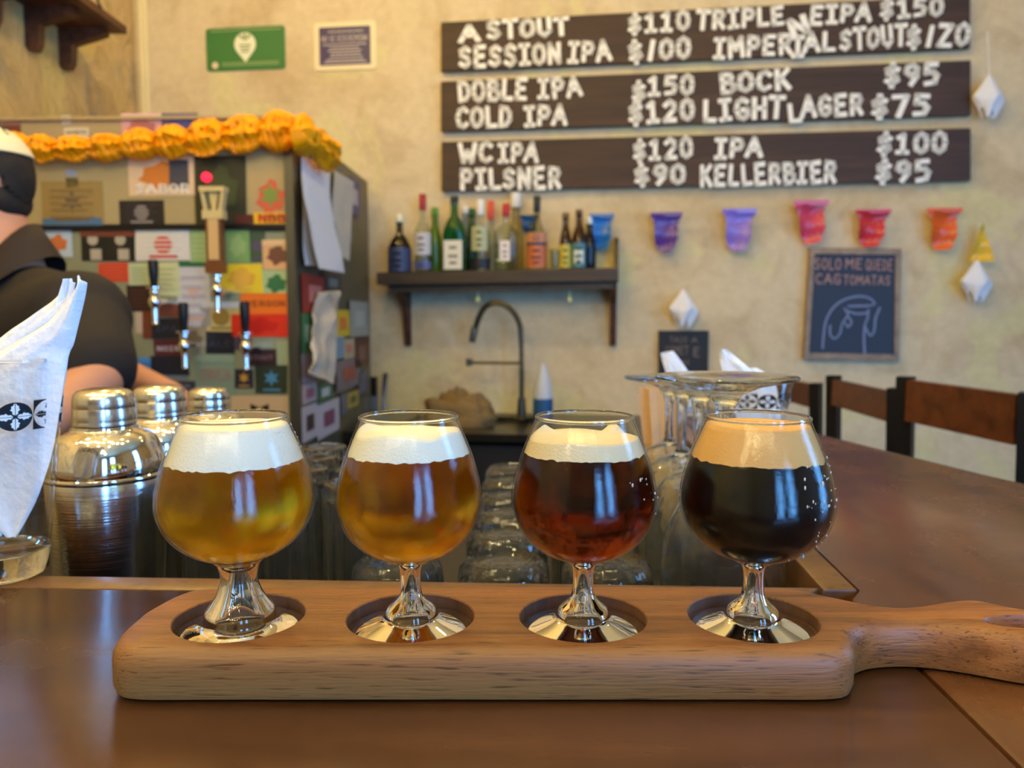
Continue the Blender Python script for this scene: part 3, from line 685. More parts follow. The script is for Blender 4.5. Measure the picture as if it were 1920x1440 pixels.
def loft_sheet(name, left, right, mt, parent=None, thick=0.002, nu=14, nv=40, wob=0.003, seed=0, bow=0.0, dirv=None):
    """a folded paper sheet lofted between two 3D edge curves, with real thickness"""
    Lc = spline([Vector(p) for p in left], 8); Rc = spline([Vector(p) for p in right], 8)
    def samp(c, t): 
        f = t*(len(c)-1); i = min(int(f), len(c)-2); return c[i].lerp(c[i+1], f-i)
    D = Vector(dirv) if dirv else Vector((0, 1, 0)); vs = []; 
    for side in (-1, 1):
        for j in range(nv+1):
            for i in range(nu+1):
                u, v = i/nu, j/nv; p_ = samp(Lc, v).lerp(samp(Rc, v), u)
                wv = wob*(noise.noise(Vector((u*2.2+seed, v*3.1, seed))) + 0.35*noise.noise(Vector((u*7+seed, v*9, seed+3)))) - bow*(1-(2*u-1)**2)
                edge = 1-(2*u-1)**8
                vs.append(p_ + D*(wv + side*thick*0.5*max(edge, 0.15)))
    W = nu+1; S = W*(nv+1); fs = []
    for j in range(nv):
        for i in range(nu):
            a = j*W+i; fs.append((a, a+1, a+W+1, a+W)); a += S; fs.append((a, a+W, a+W+1, a+1))
    for j in range(nv):
        a = j*W; fs.append((a, a+W, a+W+S, a+S)); a = j*W+nu; fs.append((a, a+S, a+W+S, a+W))
    for i in range(nu):
        a = i; fs.append((a, a+S, a+1+S, a+1)); a = nv*W+i; fs.append((a, a+1, a+1+S, a+S))
    mb = MB(); mb.add(vs, fs); return mb.build(name, mt, parent, ang=70)
def P3(lst, Y): return [at(x, y, Y+(dy[0] if dy else 0)) for x, y, *dy in lst]
NY = TL.y
nap = thing('paper_napkin', 'white folded paper napkin rising highest from the leaf-pattern glass at left', 'napkin', (TL.x, NY, ZC+0.02), 0, 'napkins in the left glass')
def inv(pts, o): return [p_-o for p_ in pts]
no = Vector(nap.location)
for k, (Lf, Rt, dy) in enumerate([
    ([(118, 526), (108, 556), (60, 592), (0, 632), (-70, 690), (-85, 830), (-60, 960), (10, 996)], [(134, 522), (128, 560), (124, 620), (112, 700), (98, 800), (82, 890), (60, 950), (26, 1004)], 0.004),
    ([(136, 522), (126, 556), (72, 600), (0, 645), (-80, 710), (-86, 840), (-66, 960), (12, 990)], [(141, 530), (140, 560), (130, 640), (118, 720), (104, 800), (88, 880), (66, 940), (30, 1000)], 0.0),
    ([(150, 516), (141, 545), (86, 605), (6, 655), (-90, 720), (-90, 850), (-66, 960), (14, 1004)], [(162, 530), (157, 560), (136, 640), (125, 668), (116, 740), (98, 850), (72, 930), (34, 1006)], -0.005)]):
    loft_sheet('napkin_layer', inv(P3(Lf, NY+dy), no), inv(P3(Rt, NY+dy), no), M_napkin, nap, 0.0022, wob=0.0035, seed=k*3.7, bow=0.003)
nap2 = thing('paper_napkin', 'white folded paper napkin low behind the tallest one in the left glass', 'napkin', (TL.x-0.012, NY+0.014, ZC+0.02), 0, 'napkins in the left glass')
no = Vector(nap2.location)
loft_sheet('napkin_layer', inv(P3([(-110, 600), (-100, 700), (-80, 830), (-60, 960)], NY+0.014), no), inv(P3([(-20, 640), (20, 720), (30, 850), (10, 960)], NY+0.014), no), M_napkin, nap2, 0.003, wob=0.004, seed=9)
# far napkin glass on the side run of the bar
FY = 0.98; fx = (1424-960)/FPX*FY*1.0
ztop = at(1424, 712, FY).z
printed_tumbler(fx, FY, ZC, ztop-ZC, 0.026, 0.043, 'short clear glass with black pattern band holding napkins, on the side bar', (ztop-ZC)*0.72, 0.019, 10, 0.3)
npk = thing('paper_napkin', 'white pointed napkin sticking out of the glass on the side bar', 'napkin', (fx, FY, ZC+0.02))
no = Vector(npk.location)
loft_sheet('napkin_layer', inv(P3([(1349, 655), (1353, 690), (1368, 740), (1385, 800)], FY), no), inv(P3([(1362, 655), (1410, 695), (1440, 740), (1450, 800)], FY), no), M_napkin, npk, 0.004, wob=0.004, seed=2)
loft_sheet('napkin_layer', inv(P3([(1380, 690), (1382, 720), (1392, 760), (1400, 800)], FY+0.012), no), inv(P3([(1420, 690), (1452, 715), (1462, 760), (1462, 800)], FY+0.012), no), M_napkin, npk, 0.004, wob=0.004, seed=4)

zt3 = at(1290, 716, 1.30).z
printed_tumbler(0.303, 1.30, ZC, zt3-ZC, 0.026, 0.038, 'short clear napkin glass with printed band, at the far end of the side bar', (zt3-ZC)*0.7, 0.016, 10, 0.7)
npk = thing('paper_napkin', 'cream napkin tip leaning left in front of the small black chalkboard', 'napkin', (0.303, 1.30, ZC+0.02)); no = Vector(npk.location)
loft_sheet('napkin_layer', inv(P3([(1238, 662), (1246, 690), (1262, 735), (1282, 770)], 1.295), no), inv(P3([(1262, 658), (1286, 690), (1312, 735), (1318, 770)], 1.295), no), M_napkin, npk, 0.004, wob=0.004, seed=12)

# ------------------------------------------------------------------ COCKTAIL SHAKERS
SH = ZC-0.12
def shaker(x, y, label, hs):
    t = thing('cocktail_shaker', label, 'cocktail shaker', (x, y, SH), 0, 'steel shakers in the glass well')
    body = [(0, 0.0), (0.031, 0.0), (0.0335, 0.002), (0.0350, 0.01), (0.0385, 0.06), (0.0415, 0.11), (0.0432, 0.150), (0.0434, 0.160), (0.0428, 0.1625), (0.0405, 0.163), (0.0395, 0.160), (0, 0.158)]
    mb = MB(); mb.lathe(body, n=72); mb.build('body', M_steel_c, t, ang=35)
    sh = [(0.0400, 0.1632), (0.0436, 0.1632), (0.0442, 0.1645), (0.0440, 0.1662), (0.0425, 0.1668), (0.0430, 0.170), (0.0424, 0.178), (0.0400, 0.187), (0.0360, 0.1945), (0.0310, 0.1985), (0.0268, 0.2005), (0.0245, 0.2015), (0.0240, 0.2040), (0.0225, 0.2045), (0, 0.2045)]
    mb = MB(); mb.lathe([(0.0400, 0.1632)] + prof_spl(sh[1:13], 3) + sh[13:], n=72); mb.build('strainer_top', M_steel, t, ang=35)
    c = [(0.0218, 0.2047), (0.0228, 0.2050), (0.0230, 0.2070), (0.0227, 0.2080), (0.0229, 0.2090), (0.0226, 0.2180), (0.0224, 0.2185), (0.0226, 0.2190), (0.0222, 0.2255), (0.0212, 0.2290), (0.0185, 0.2318), (0.0120, 0.2334), (0, 0.2340)]
    mb = MB(); mb.lathe(c, n=72); mb.build('cap', M_steel_b, t, ang=35)
    t.scale = (1, 1, hs); return t
shaker((203-960)/FPX*0.613, 0.603, 'steel cocktail shaker nearest the printed glass, largest and fully in view', 0.985)
shaker((304-960)/FPX*0.71, 0.70, 'steel cocktail shaker half hidden behind the pale beer, middle of three', 0.96)
shaker((394-960)/FPX*0.89, 0.88, 'steel cocktail shaker farthest back with only its cap showing above the pale beer', 0.88)

# ------------------------------------------------------------------ UPTURNED GLASSES
def upturned(name, label, prof, loc, grp, mt=M_glass, n=40, cat='glass'):
    mb = MB(); mb.lathe(prof, n=n); o = mb.build(name, mt, None, loc, ang=50); return tag(o, label, cat, grp)
HB = [(0.0262, 0), (0.0270, 0.0006), (0.0268, 0.04), (0.0258, 0.10), (0.0246, 0.150), (0.0238, 0.1555), (0.021, 0.157), (0.012, 0.1552), (0, 0.1545), (0, 0.143), (0.018, 0.1425), (0.0222, 0.140), (0.0232, 0.10), (0.0244, 0.04), (0.0250, 0.0004)]
hb0 = None
for r in range(4):
    for c in range(3 if r else 3):
        x = -0.1235 - 0.055*c - 0.004*r; y = 0.60 + 0.056*r
        lab = 'upturned tall highball glass, %s row of the well, %s' % (['front', 'second', 'third', 'back'][r], ['beside the amber beer', 'between the two pale beers', 'behind the leftmost snifter'][c])
        if hb0 is None:
            mb = MB()
            def flute(x, y, z): k = 1+0.022*math.cos(14*math.atan2(y, x)); return (x*k, y*k) if math.hypot(x, y) > 0.02 else (x, y)
            mb.lathe(HB, n=112, sq=flute); o = mb.build('highball_glass', M_well, None, (x, y, SH), ang=50); hb0 = tag(o, lab, 'glass', 'upturned highball glasses')
        else:
            o = hb0.copy(); COL.objects.link(o); o.location = (x, y, SH); o['label'] = lab
TB = [(0.0330, 0), (0.0340, 0.0006), (0.0343, 0.02), (0.0342, 0.07), (0.0338, 0.094), (0.0325, 0.1015), (0.0290, 0.1050), (0.0255, 0.1055), (0.0235, 0.1040), (0.021, 0.1032), (0, 0.1028), (0, 0.092), (0.023, 0.0915), (0.0295, 0.088), (0.0312, 0.07), (0.0314, 0.02), (0.0318, 0.0004)]
tb0 = None
cols = [(-0.0850, 1, 'under the amber snifter'), (-0.006, 6, 'between the amber and ruby snifters'), (0.0705, 4, 'behind the ruby snifter')]
for x0, cnt, wh in cols:
    for r in range(cnt):
        x, y = x0 + 0.0015*r, 0.560 + 0.072*r
        lab = 'upturned short tumbler %s, %s from the bar edge' % (wh, ['first', 'second', 'third', 'fourth', 'fifth', 'sixth'][r])
        if tb0 is None:
            mb = MB()
            def scallop(x, y, z): k = 1+(0.012 if z > 0.09 else 0.006)*math.cos(18*math.atan2(y, x)); return (x*k, y*k) if math.hypot(x, y) > 0.015 else (x, y)
            mb.lathe(TB[:7]+[(0.0275, 0.1066), (0.0262, 0.1052), (0.0248, 0.1064), (0.0232, 0.1042), (0.0205, 0.1052), (0.0180, 0.1036), (0.0120, 0.1044), (0.0060, 0.1034)]+TB[10:], n=108, sq=scallop); o = mb.build('tumbler', M_well, None, (x, y, SH), ang=40); tb0 = tag(o, lab, 'glass', 'upturned tumblers in the well')
        else:
            o = tb0.copy(); COL.objects.link(o); o.location = (x, y, SH); o['label'] = lab
# balloon glasses standing on their rims, feet in the air
FZ = at(1362, 706, 0.535).z - SH
BW = [(0.0330, 0.0), (0.0338, 0.0008), (0.0372, 0.030), (0.0410, 0.060), (0.0432, 0.090), (0.0428, 0.112), (0.0390, 0.135), (0.0310, 0.151), (0.0190, 0.161), (0.0085, 0.166), (0.0052, 0.172), (0.0042, 0.185), (0.0044, FZ-0.034), (0.0066, FZ-0.021), (0.0120, FZ-0.0125), (0.0250, FZ-0.0070), (0.0420, FZ-0.0032), (0.0485, FZ-0.0016), (0.0490, FZ-0.0004), (0.0480, FZ+0.0004), (0.0300, FZ-0.0002), (0.0120, FZ-0.0012), (0, FZ-0.0016)]
BWo = prof_spl(BW[1:13], 3) + BW[13:]
BWi = [(max(r-0.0012, 0), z) for r, z in prof_spl([(0.0338, 0.0008), (0.0372, 0.030), (0.0410, 0.060), (0.0432, 0.090), (0.0428, 0.112), (0.0390, 0.135), (0.0310, 0.151), (0.0190, 0.1595), (0.0070, 0.1635), (0.0012, 0.1640)], 3)]
bw0 = None
for i, (px_, Y_) in enumerate([(1366, 0.540), (1347, 0.640), (1330, 0.735), (1318, 0.830)]):
    x = (px_-960)/FPX*(Y_*1.01)
    x = [0.1500, 0.1560, 0.1630, 0.1700][i]
    lab = 'upturned balloon wine glass with its foot in the air, %s in the row' % ['nearest', 'second', 'third', 'farthest'][i]
    if bw0 is None:
        mb = MB(); mb.lathe(BWi[::-1] + [(0.0328, 0.0)] + BWo, n=64); o = mb.build('balloon_glass', M_well, None, (x, Y_, SH), ang=50); bw0 = tag(o, lab, 'wine glass', 'upturned balloon glasses')
    else:
        o = bw0.copy(); COL.objects.link(o); o.location = (x, Y_, SH); o['label'] = lab; o.scale = (1, 1, [1, .965, .935, .905][i])

# ------------------------------------------------------------------ WOODEN STIRRERS
SX, SY = (1246-960)/FPX*1.02, 1.005
sj = thing('stirrer_jar', 'clear jar holding flat wooden stirrers behind the ruby snifter', 'jar', (SX, SY, SH))
sh_ = at(1246, 828, SY).z - SH
mb = MB(); mb.lathe(tumbler_prof(sh_, 0.031, 0.033, 0.002, 0.008), n=40); mb.build('jar_body', M_shell_plain, sj, ang=50)
M_stick = mat('pale_stick_wood', C(206, 164, 112), 0.6, var=0.2, bscale=30)
st0 = None
rs = random.Random(11)
for k in range(15):
    a = rs.uniform(0, 2*PI); r0 = rs.uniform(0.004, 0.022); bx, by = SX+r0*math.cos(a), SY+r0*math.sin(a)
    L_ = rs.uniform(0.172, 0.186)
    if st0 is None:
        m_ = MB(); pts_ = []
        for j in range(7): an = PI*j/6; pts_.append((0.0048*math.cos(an), 0, L_-0.0048+0.0048*math.sin(an)))
        pts_ += [(-0.0048, 0, 0), (0.0048, 0, 0)]; m_.prism([(x, -0.0009, z) for x, _, z in pts_], (0, 0.0018, 0)); o = m_.build('wooden_stirrer', M_stick); st0 = o
    else: o = st0.copy(); COL.objects.link(o)
    o.location = (bx, by, SH+0.010); lean = -0.105 + 0.0100*k
    o.rotation_euler = (rs.uniform(-0.04, 0.04), lean, rs.uniform(-0.9, 0.9))
    o.location.x = SX + (-0.012 + 0.0020*k); o.location.y = SY + rs.uniform(-0.018, 0.018)
    tag(o, 'flat pale wooden stirrer in the clear jar behind the ruby snifter', 'stirrer', 'wooden stirrers in the jar')

# ------------------------------------------------------------------ MENU BOARDS
def cr7(x, y): return (x/1.7297+810, y/1.7297)
def wall_thing(name, label, cat, px, py, off=0.0, group=None):
    q = WALL.front(px, py, off); e = thing(name, label, cat, WALL.M @ q, WALL.rz, group); return e, q
def on_wall(px, py, off, anchor): return WALL.front(px, py, off) - anchor
SIGNS = [
 ('top dark wooden menu board listing stouts and session IPA', (827, 42), (1819, -9), (1819, 89), (827, 133),
  [('A', 92, 82, 137, 150, 80, 134), ('STOUT', 178, 66, 127, 440, 55, 116), ('SESSION', 88, 150, 222, 415, 136, 208), ('IPA', 443, 137, 205, 577, 128, 197),
   ('$110', 638, 50, 110, 835, 32, 96), ('$/00', 640, 135, 205, 838, 117, 188), ('TRIPLE', 860, 34, 99, 1140, 18, 82), ('N', 1165, 62, 122, 1222, 44, 108),
   ('EIPA', 1228, 20, 82, 1422, 6, 68), ('$150', 1455, -2, 62, 1657, -10, 50), ('IMPER', 915, 125, 192, 1165, 108, 175), ('I', 1168, 118, 186, 1205, 116, 184), ('AL', 1207, 106, 172, 1305, 100, 165),
   ('STOUT', 1325, 96, 166, 1538, 74, 150), ('$/Z0', 1540, 88, 156, 1742, 72, 148)]),
 ('middle dark wooden menu board listing doble and cold IPA', (827, 153), (1820, 113), (1820, 215), (827, 246),
  [('DOBLE', 85, 262, 332, 308, 252, 322), ('IPA', 345, 256, 322, 482, 245, 313), ('$', 650, 268, 330, 692, 266, 328), ('150', 700, 248, 312, 848, 240, 306), ('BOCK', 935, 237, 305, 1160, 222, 290), ('$95', 1467, 210, 280, 1643, 203, 276),
   ('COLD', 80, 347, 417, 255, 343, 411), ('IPA', 300, 345, 412, 435, 338, 405), ('$120', 640, 334, 404, 850, 318, 389), ('LIGHT', 880, 325, 395, 1140, 310, 383), ('L', 1157, 336, 399, 1195, 332, 396), ('AGER', 1198, 310, 382, 1395, 302, 374), ('$75', 1425, 313, 382, 1612, 303, 378)]),
 ('bottom dark wooden menu board listing pilsner and kellerbier', (828, 266), (1820, 240), (1820, 338), (828, 358),
  [('WC', 90, 465, 530, 195, 458, 526), ('IPA', 215, 464, 530, 342, 458, 528), ('$120', 655, 456, 525, 845, 440, 512), ('IPA', 918, 450, 516, 1068, 443, 510), ('$100', 1445, 434, 502, 1667, 424, 498),
   ('PILSNER', 92, 548, 616, 415, 540, 612), ('$90', 658, 536, 603, 820, 530, 598), ('KELLERBIER', 870, 536, 606, 1308, 520, 593), ('$95', 1440, 522, 593, 1615, 518, 589)])]
rl = random.Random(5)
for lab, TLp, TRp, BRp, BLp, words in SIGNS:
    off = -0.03
    e, anc = wall_thing('menu_board', lab, 'sign', BLp[0], BLp[1], off, 'wooden menu boards')
    q4 = [on_wall(*p_, off, anc) for p_ in (BLp, BRp, TRp, TLp)]
    mb = MB(); mb.prism(q4, (0, 0.022, 0)); o = mb.build('plank', M_sign, e, ang=30)
    mb = MB()
    for f_ in (0.08, 0.5, 0.92):
        c0 = q4[0].lerp(q4[1], f_); c1 = q4[3].lerp(q4[2], f_); mb.box(((c0.x+c1.x)/2, 0.026, (c0.z+c1.z)/2), (0.03, 0.008, 0.12))
    mb.build('back_batten', M_darkwood, e)
    for (w_, xl, yt, yb, xr, yt2, yb2) in words:
        adv = [GW.get(c, .68) for c in w_]; gap = .20; tot = sum(adv)+gap*(len(w_)-1); x = 0
        for c, a_ in zip(w_, adv):
            f0, f1 = x/tot, (x+a_)/tot; fm = (f0+f1)/2
            def pt(fx_, fy_):
                X = xl+(xr-xl)*fx_; top = yt+(yt2-yt)*fx_; bot = yb+(yb2-yb)*fx_
                return cr7(X, bot+(top-bot)*fy_)
            b0 = on_wall(*pt(f0, 0), off-0.004, anc); b1 = on_wall(*pt(f1, 0), off-0.004, anc); t0 = on_wall(*pt(fm, 1), off-0.004, anc); bm_ = on_wall(*pt(fm, 0), off-0.004, anc)
            W_ = (b1-b0).length; H_ = (t0-bm_).length; ux = (b1-b0).normalized(); uz = Vector((-ux.z, 0, ux.x))
            j = rl.uniform(-0.09, 0.09)
            if c == 'N' and len(w_) == 1: j = 0.12
            ca, sa = math.cos(j), math.sin(j); ux2 = ux*ca+uz*sa; uz2 = uz*ca-ux*sa
            H2 = H_*rl.uniform(0.90, 0.98)*0.9; W2 = W_*0.96; zoff = H_*0.05
            cen = (b0+b1)/2 + uz*(H_/2)
            mb = MB()
            glyph_flat(mb, c, 0.25, lambda p_: cen + ux2*((p_.x-a_/2)/a_*W2) + uz2*((p_.y-0.5)*H2), (0, 0.006, 0), jit=0.012)
            mb.build('letter', M_letter, e, smooth=False, merge=False)
            x += a_+gap

# ------------------------------------------------------------------ WALL PLAQUES
def rrect(x0, z0, x1, z1, r, y, n=4):
    out = []
    for cx, cz, a0 in ((x1-r, z0+r, -PI/2), (x1-r, z1-r, 0), (x0+r, z1-r, PI/2), (x0+r, z0+r, PI)):
        for k in range(n+1): a = a0 + PI/2*k/n; out.append((cx+r*math.cos(a), y, cz+r*math.sin(a)))
    return out
def disc(cx, cz, r, y, n=20, sx=1): return [(cx+r*sx*math.cos(2*PI*k/n), y, cz+r*math.sin(2*PI*k/n)) for k in range(n)]
e, anc = wall_thing('green_sign', 'small green wall sign with a white map-pin emblem', 'sign', 388, 134, -0.006)
a = on_wall(390, 134, -0.006, anc); b = on_wall(535, 47, -0.006, anc); Wd, Hd = b.x-a.x, b.z-a.z
e.rotation_euler = (0, 0, WALL.rz)
mb = MB(); mb.prism(rrect(0, 0, Wd, Hd, 0.012, 0), (0, 0.006, 0)); mb.build('plate', paint(58, 116, 58), e)
mb = MB(); cx, cz, rr_ = Wd*0.5, Hd*0.60, Hd*0.27
pin = [(cx+rr_*math.cos(a_), -0.0012, cz+rr_*math.sin(a_)) for a_ in [(-35+k*(250/20))*PI/180 for k in range(21)]] + [(cx, -0.0012, Hd*0.18)]
mb.prism(pin, (0, 0.0012, 0)); mb.build('pin_emblem', paint(232, 230, 196), e)
mb = MB()
for k in (-1, 0, 1): mb.prism([(cx+k*0.002, -0.0018, cz+0.012), (cx+k*0.018-0.006, -0.0018, cz+0.03), (cx+k*0.02, -0.0018, cz+0.045-abs(k)*0.008), (cx+k*0.018+0.006, -0.0018, cz+0.03)], (0, 0.0006, 0))
for k in range(3): mb.box((cx, -0.0015, cz-0.004-k*0.012), (0.045-k*0.006, 0.0006, 0.005))
mb.build('pin_drawing', paint(92, 120, 64), e)
mb = MB(); mb.prism(disc(Wd*0.11, Hd*0.13, Hd*0.08, -0.0012), (0, 0.0012, 0)); mb.build('seal', paint(226, 196, 164), e)
mb = MB()
for k, (x0, x1, z) in enumerate([(0.2, 0.92, 0.17), (0.2, 0.92, 0.12), (0.06, 0.34, 0.93), (0.66, 0.96, 0.93), (0.34, 0.66, 0.94)]): mb.box((Wd*(x0+x1)/2, -0.0006, Hd*z), (Wd*(x1-x0), 0.0008, 0.0035))
mb.build('small_print', paint(150, 168, 110), e)
e, anc = wall_thing('purple_sign', 'small dark purple wall notice with a cream border', 'sign', 590, 133, -0.006)
a = on_wall(590, 133, -0.006, anc); b = on_wall(704, 38, -0.006, anc); Wd, Hd = b.x-a.x, b.z-a.z
mb = MB(); mb.prism(rrect(0, 0, Wd, Hd, 0.012, 0), (0, 0.006, 0)); mb.build('plate', paint(234, 214, 170), e)
mb = MB(); mb.prism(rrect(Wd*0.085, Hd*0.10, Wd*0.915, Hd*0.90, 0.004, -0.001), (0, 0.001, 0)); mb.build('purple_field', paint(52, 42, 92), e)
mb = MB(); text_flat(mb, 'NO SE DISCRIMINA', (Wd*0.13, -0.0018, Hd*0.60), UX, UZ, 0.020, 0.16, (0, 0.0006, 0), width=Wd*0.74)
for z, w_ in [(0.80, .55), (0.53, .72), (0.46, .5), (0.40, .56), (0.34, .46), (0.28, .5), (0.21, .62), (0.16, .7)]:
    x = 0.5-w_/2
    while x < 0.5+w_/2-0.02:
        l = random.uniform(0.03, 0.09); mb.box((Wd*(x+l/2), -0.0014, Hd*z), (Wd*l*0.85, 0.0008, 0.0045)); x += l
mb.build('lettering', paint(190, 176, 170), e, smooth=False)
# chalkboards
e, anc = wall_thing('chalkboard', 'framed chalkboard with orange writing and a chalk drawing', 'chalkboard', 1507, 673, -0.03)
e.rotation_euler.z = WALL.rz
q = [on_wall(*p_, -0.03, anc) for p_ in ((1507, 673), (1686, 676), (1690, 466), (1519, 464))]
ins = lambda f: [q[0].lerp(q[2], f) if i == 0 else q[1].lerp(q[3], f) if i == 1 else q[2].lerp(q[0], f) if i == 2 else q[3].lerp(q[1], f) for i in range(4)]
iq = ins(0.055); mb = MB()
for i in range(4):
    j = (i+1) % 4; mb.prism([q[i], q[j], iq[j], iq[i]], (0, 0.022, 0))
mb.build('frame', wood('chalkboard_frame', C(120, 96, 66), C(146, 120, 86), C(164, 138, 100), (20, 20, 20), 0.5), e, merge=False)
M_slate = mat('slate', C(34, 40, 54), 0.55, var=0.25, bscale=12)
mb = MB(); mb.prism([p_+Vector((0, 0.006, 0)) for p_ in iq], (0, 0.010, 0)); mb.build('slate_panel', M_slate, e)
def chalk(mb, pts, wd, off, anc, n=6):
    pp = [on_wall(x, y, off, anc) for x, y in pts]; pp = spline(pp, n)
    for a_, b_ in zip(pp, pp[1:]):
        t_ = (b_-a_).normalized(); nn = Vector((-t_.z, 0, t_.x))*wd/2; ex = t_*wd*0.2
        mb.prism([a_-nn-ex, b_-nn+ex, b_+nn+ex, a_+nn-ex], (0, 0.0008, 0))
mb = MB(); co_ = -0.0252
def c6(x, y): return (x/6+1490, y/6+450)
for txt, xa, ya, xb, H_ in (('SOLO', 225, 325, 520, 118), ('ME', 570, 318, 760, 108), ('QUEDE', 800, 335, 1100, 116), ('CAG', 235, 490, 515, 110), ('TOMATAS', 550, 500, 1075, 100)):
    a_ = on_wall(*c6(xa, ya), co_, anc); b_ = on_wall(*c6(xb, ya+6), co_, anc); hh_ = (on_wall(*c6(xa, ya), co_, anc)-on_wall(*c6(xa, ya-H_), co_, anc)).length
    text_flat(mb, txt, a_, (b_-a_).normalized(), UZ, hh_, 0.11, (0, 0.0008, 0), width=(b_-a_).length, gap=0.2)
mb.build('orange_lettering', paint(190, 138, 112), e, smooth=False, merge=False)
mb = MB()
for st in [[(315, 1220), (325, 1080), (350, 920), (420, 780), (540, 680), (700, 635), (830, 650), (900, 710), (860, 735), (800, 740), (600, 745)],
           [(400, 960), (400, 1060), (450, 1110), (510, 1050), (530, 960), (560, 900), (600, 840), (560, 770)], [(600, 800), (700, 830), (820, 820)],
           [(830, 780), (820, 880), (790, 960), (780, 1100), (790, 1300)], [(790, 970), (850, 1075), (895, 1020), (910, 880), (960, 760)], [(590, 850), (640, 920), (600, 980), (570, 930)]]:
    chalk(mb, [c6(*p_) for p_ in st], 0.0062, co_, anc, 5)
mb.build('chalk_drawing', paint(128, 136, 168), e, smooth=False, merge=False)
e, anc = wall_thing('small_chalkboard', 'small frameless black chalkboard on the wall behind the stirrers', 'chalkboard', 1234, 782, -0.02)
q = [on_wall(*p_, -0.02, anc) for p_ in ((1234, 800), (1326, 800), (1329, 620), (1235, 620))]
mb = MB(); mb.prism(q, (0, 0.018, 0)); mb.build('slate_panel', mat('small_slate', C(30, 30, 34), 0.6), e)
mb = MB()
for txt, xa, ya, xb, H_ in (('TACO', 1256, 642, 1288, 10), ('A', 1297, 642, 1307, 9), ('COMET', 1248, 664, 1290, 15), ('E', 1300, 668, 1312, 16), ('MAS', 1270, 684, 1292, 9)):
    a_ = on_wall(xa, ya, -0.0208, anc); b_ = on_wall(xb, ya, -0.0208, anc); hh_ = (a_-on_wall(xa, ya-H_, -0.0208, anc)).length
    text_flat(mb, txt, a_, UX, UZ, hh_, 0.12, (0, 0.0008, 0), width=(b_-a_).length)
mb.build('chalk_lettering', paint(128, 112, 92), e, smooth=False, merge=False)

# ------------------------------------------------------------------ PAPEL PICADO STRING
SO = -0.05
def pennant(label, x0, x1, y0, y1, col, shape='bell', tilt=0):
    e, anc = wall_thing('paper_pennant', label, 'pennant', (x0+x1)/2, y0, SO, 'cut paper pennants on the string')
    e.rotation_euler.y = 0
    c0 = on_wall(x0, y0, SO, anc); c1 = on_wall(x1, y0, SO, anc); c2 = on_wall(x0, y1, SO, anc)
    Wd = (c1-c0).length; Hd = c0.z-c2.z
    mb = MB(); N, Mr = 26, 28
    def inside(u, v):     # u -1..1, v 0 top .. 1 bottom
        if shape == 'cone': return abs(u) < 0.12+0.88*v
        if v < 0.12: return abs(u) < 1
        hwid = 0.86 - 0.16*v + 0.03*math.sin(v*14)
        if v > 0.62: 
            k = (v-0.62)/0.38; hwid *= math.sqrt(max(0, 1-k*k*0.80))
        return abs(u) < hwid
    def hole(u, v):
        if shape == 'cone': return (abs(((u*5+v*2) % 1)-0.5) < 0.1 and abs(((v*7) % 1)-0.5) < 0.15)
        if v < 0.2 or v > 0.92: return False
        return math.hypot(((u*3.2+v*0.4) % 1)-0.5, ((v*4.3+0.3*u) % 1)-0.5) < 0.13
    fs = []; vs = []; idx = {}
    def vid(i, j, s):
        k = (i, j, s)
        if k not in idx:
            u = -1+2*i/N; v = j/Mr; idx[k] = len(vs)
            vs.append((u*Wd/2 + tilt*v*Wd*0.1, 0.012*math.sin(u*2+v*3)+0.006*math.sin(v*9)+(0.0006 if s else 0), -v*Hd + tilt*u*Hd*0.06))
        return idx[k]
    cells = {(i, j) for i in range(N) for j in range(Mr) if inside(-1+2*(i+.5)/N, (j+.5)/Mr) and not hole(-1+2*(i+.5)/N, (j+.5)/Mr)}
    for i, j in cells:
        fs.append((vid(i, j, 0), vid(i+1, j, 0), vid(i+1, j+1, 0), vid(i, j+1, 0))); fs.append((vid(i, j, 1), vid(i, j+1, 1), vid(i+1, j+1, 1), vid(i+1, j, 1)))
        for di, dj, a_, b_ in ((-1, 0, (0, 0), (0, 1)), (1, 0, (1, 1), (1, 0)), (0, -1, (1, 0), (0, 0)), (0, 1, (0, 1), (1, 1))):
            if (i+di, j+dj) not in cells: fs.append((vid(i+a_[0], j+a_[1], 0), vid(i+a_[0], j+a_[1], 1), vid(i+b_[0], j+b_[1], 1), vid(i+b_[0], j+b_[1], 0)))
    mb.add(vs, fs); m = mat('film_%d_%d_%d' % col, C(*col), 0.25, spec=0.6); pbsdf(m).inputs['Transmission Weight'].default_value = 0.0
    mb.build('cut_sheet', m, e, smooth=False)
    if shape != 'cone':
        mb = MB(); mb.box((0, 0.0003, 0.001), (Wd*1.06, 0.004, Hd*0.12)); mb.build('top_fold', m, e)
    return e
PEN = [('purple cut paper pennant, leftmost right of the shelf', 1221, 1278, 403, 472, (92, 58, 140)), ('lilac cut paper pennant between the purple and the pink', 1356, 1417, 396, 470, (140, 112, 196)),
       ('pink-red cut paper pennant above the chalkboard left corner', 1490, 1552, 381, 456, (206, 60, 84)), ('red cut paper pennant over the chalkboard', 1606, 1669, 397, 462, (204, 46, 54)),
       ('orange cut paper pennant right of the chalkboard', 1740, 1803, 395, 468, (226, 92, 34)), ('bright blue cut paper pennant behind the right end of the bottle shelf', 1106, 1150, 405, 468, (28, 104, 176)),
       ('dark blue cut paper pennant behind the tall bottles', 975, 1010, 405, 440, (40, 78, 120))]
for i, (lab, x0, x1, y0, y1, col) in enumerate(PEN): pennant(lab, x0, x1, y0, y1, col, tilt=[0, -0.3, 1, -0.5, 0.2, 0.5, 0][i])
pennant('yellow pointed cut paper pennant above the lower tissue ghost', 1822, 1867, 420, 490, (226, 180, 30), 'cone')
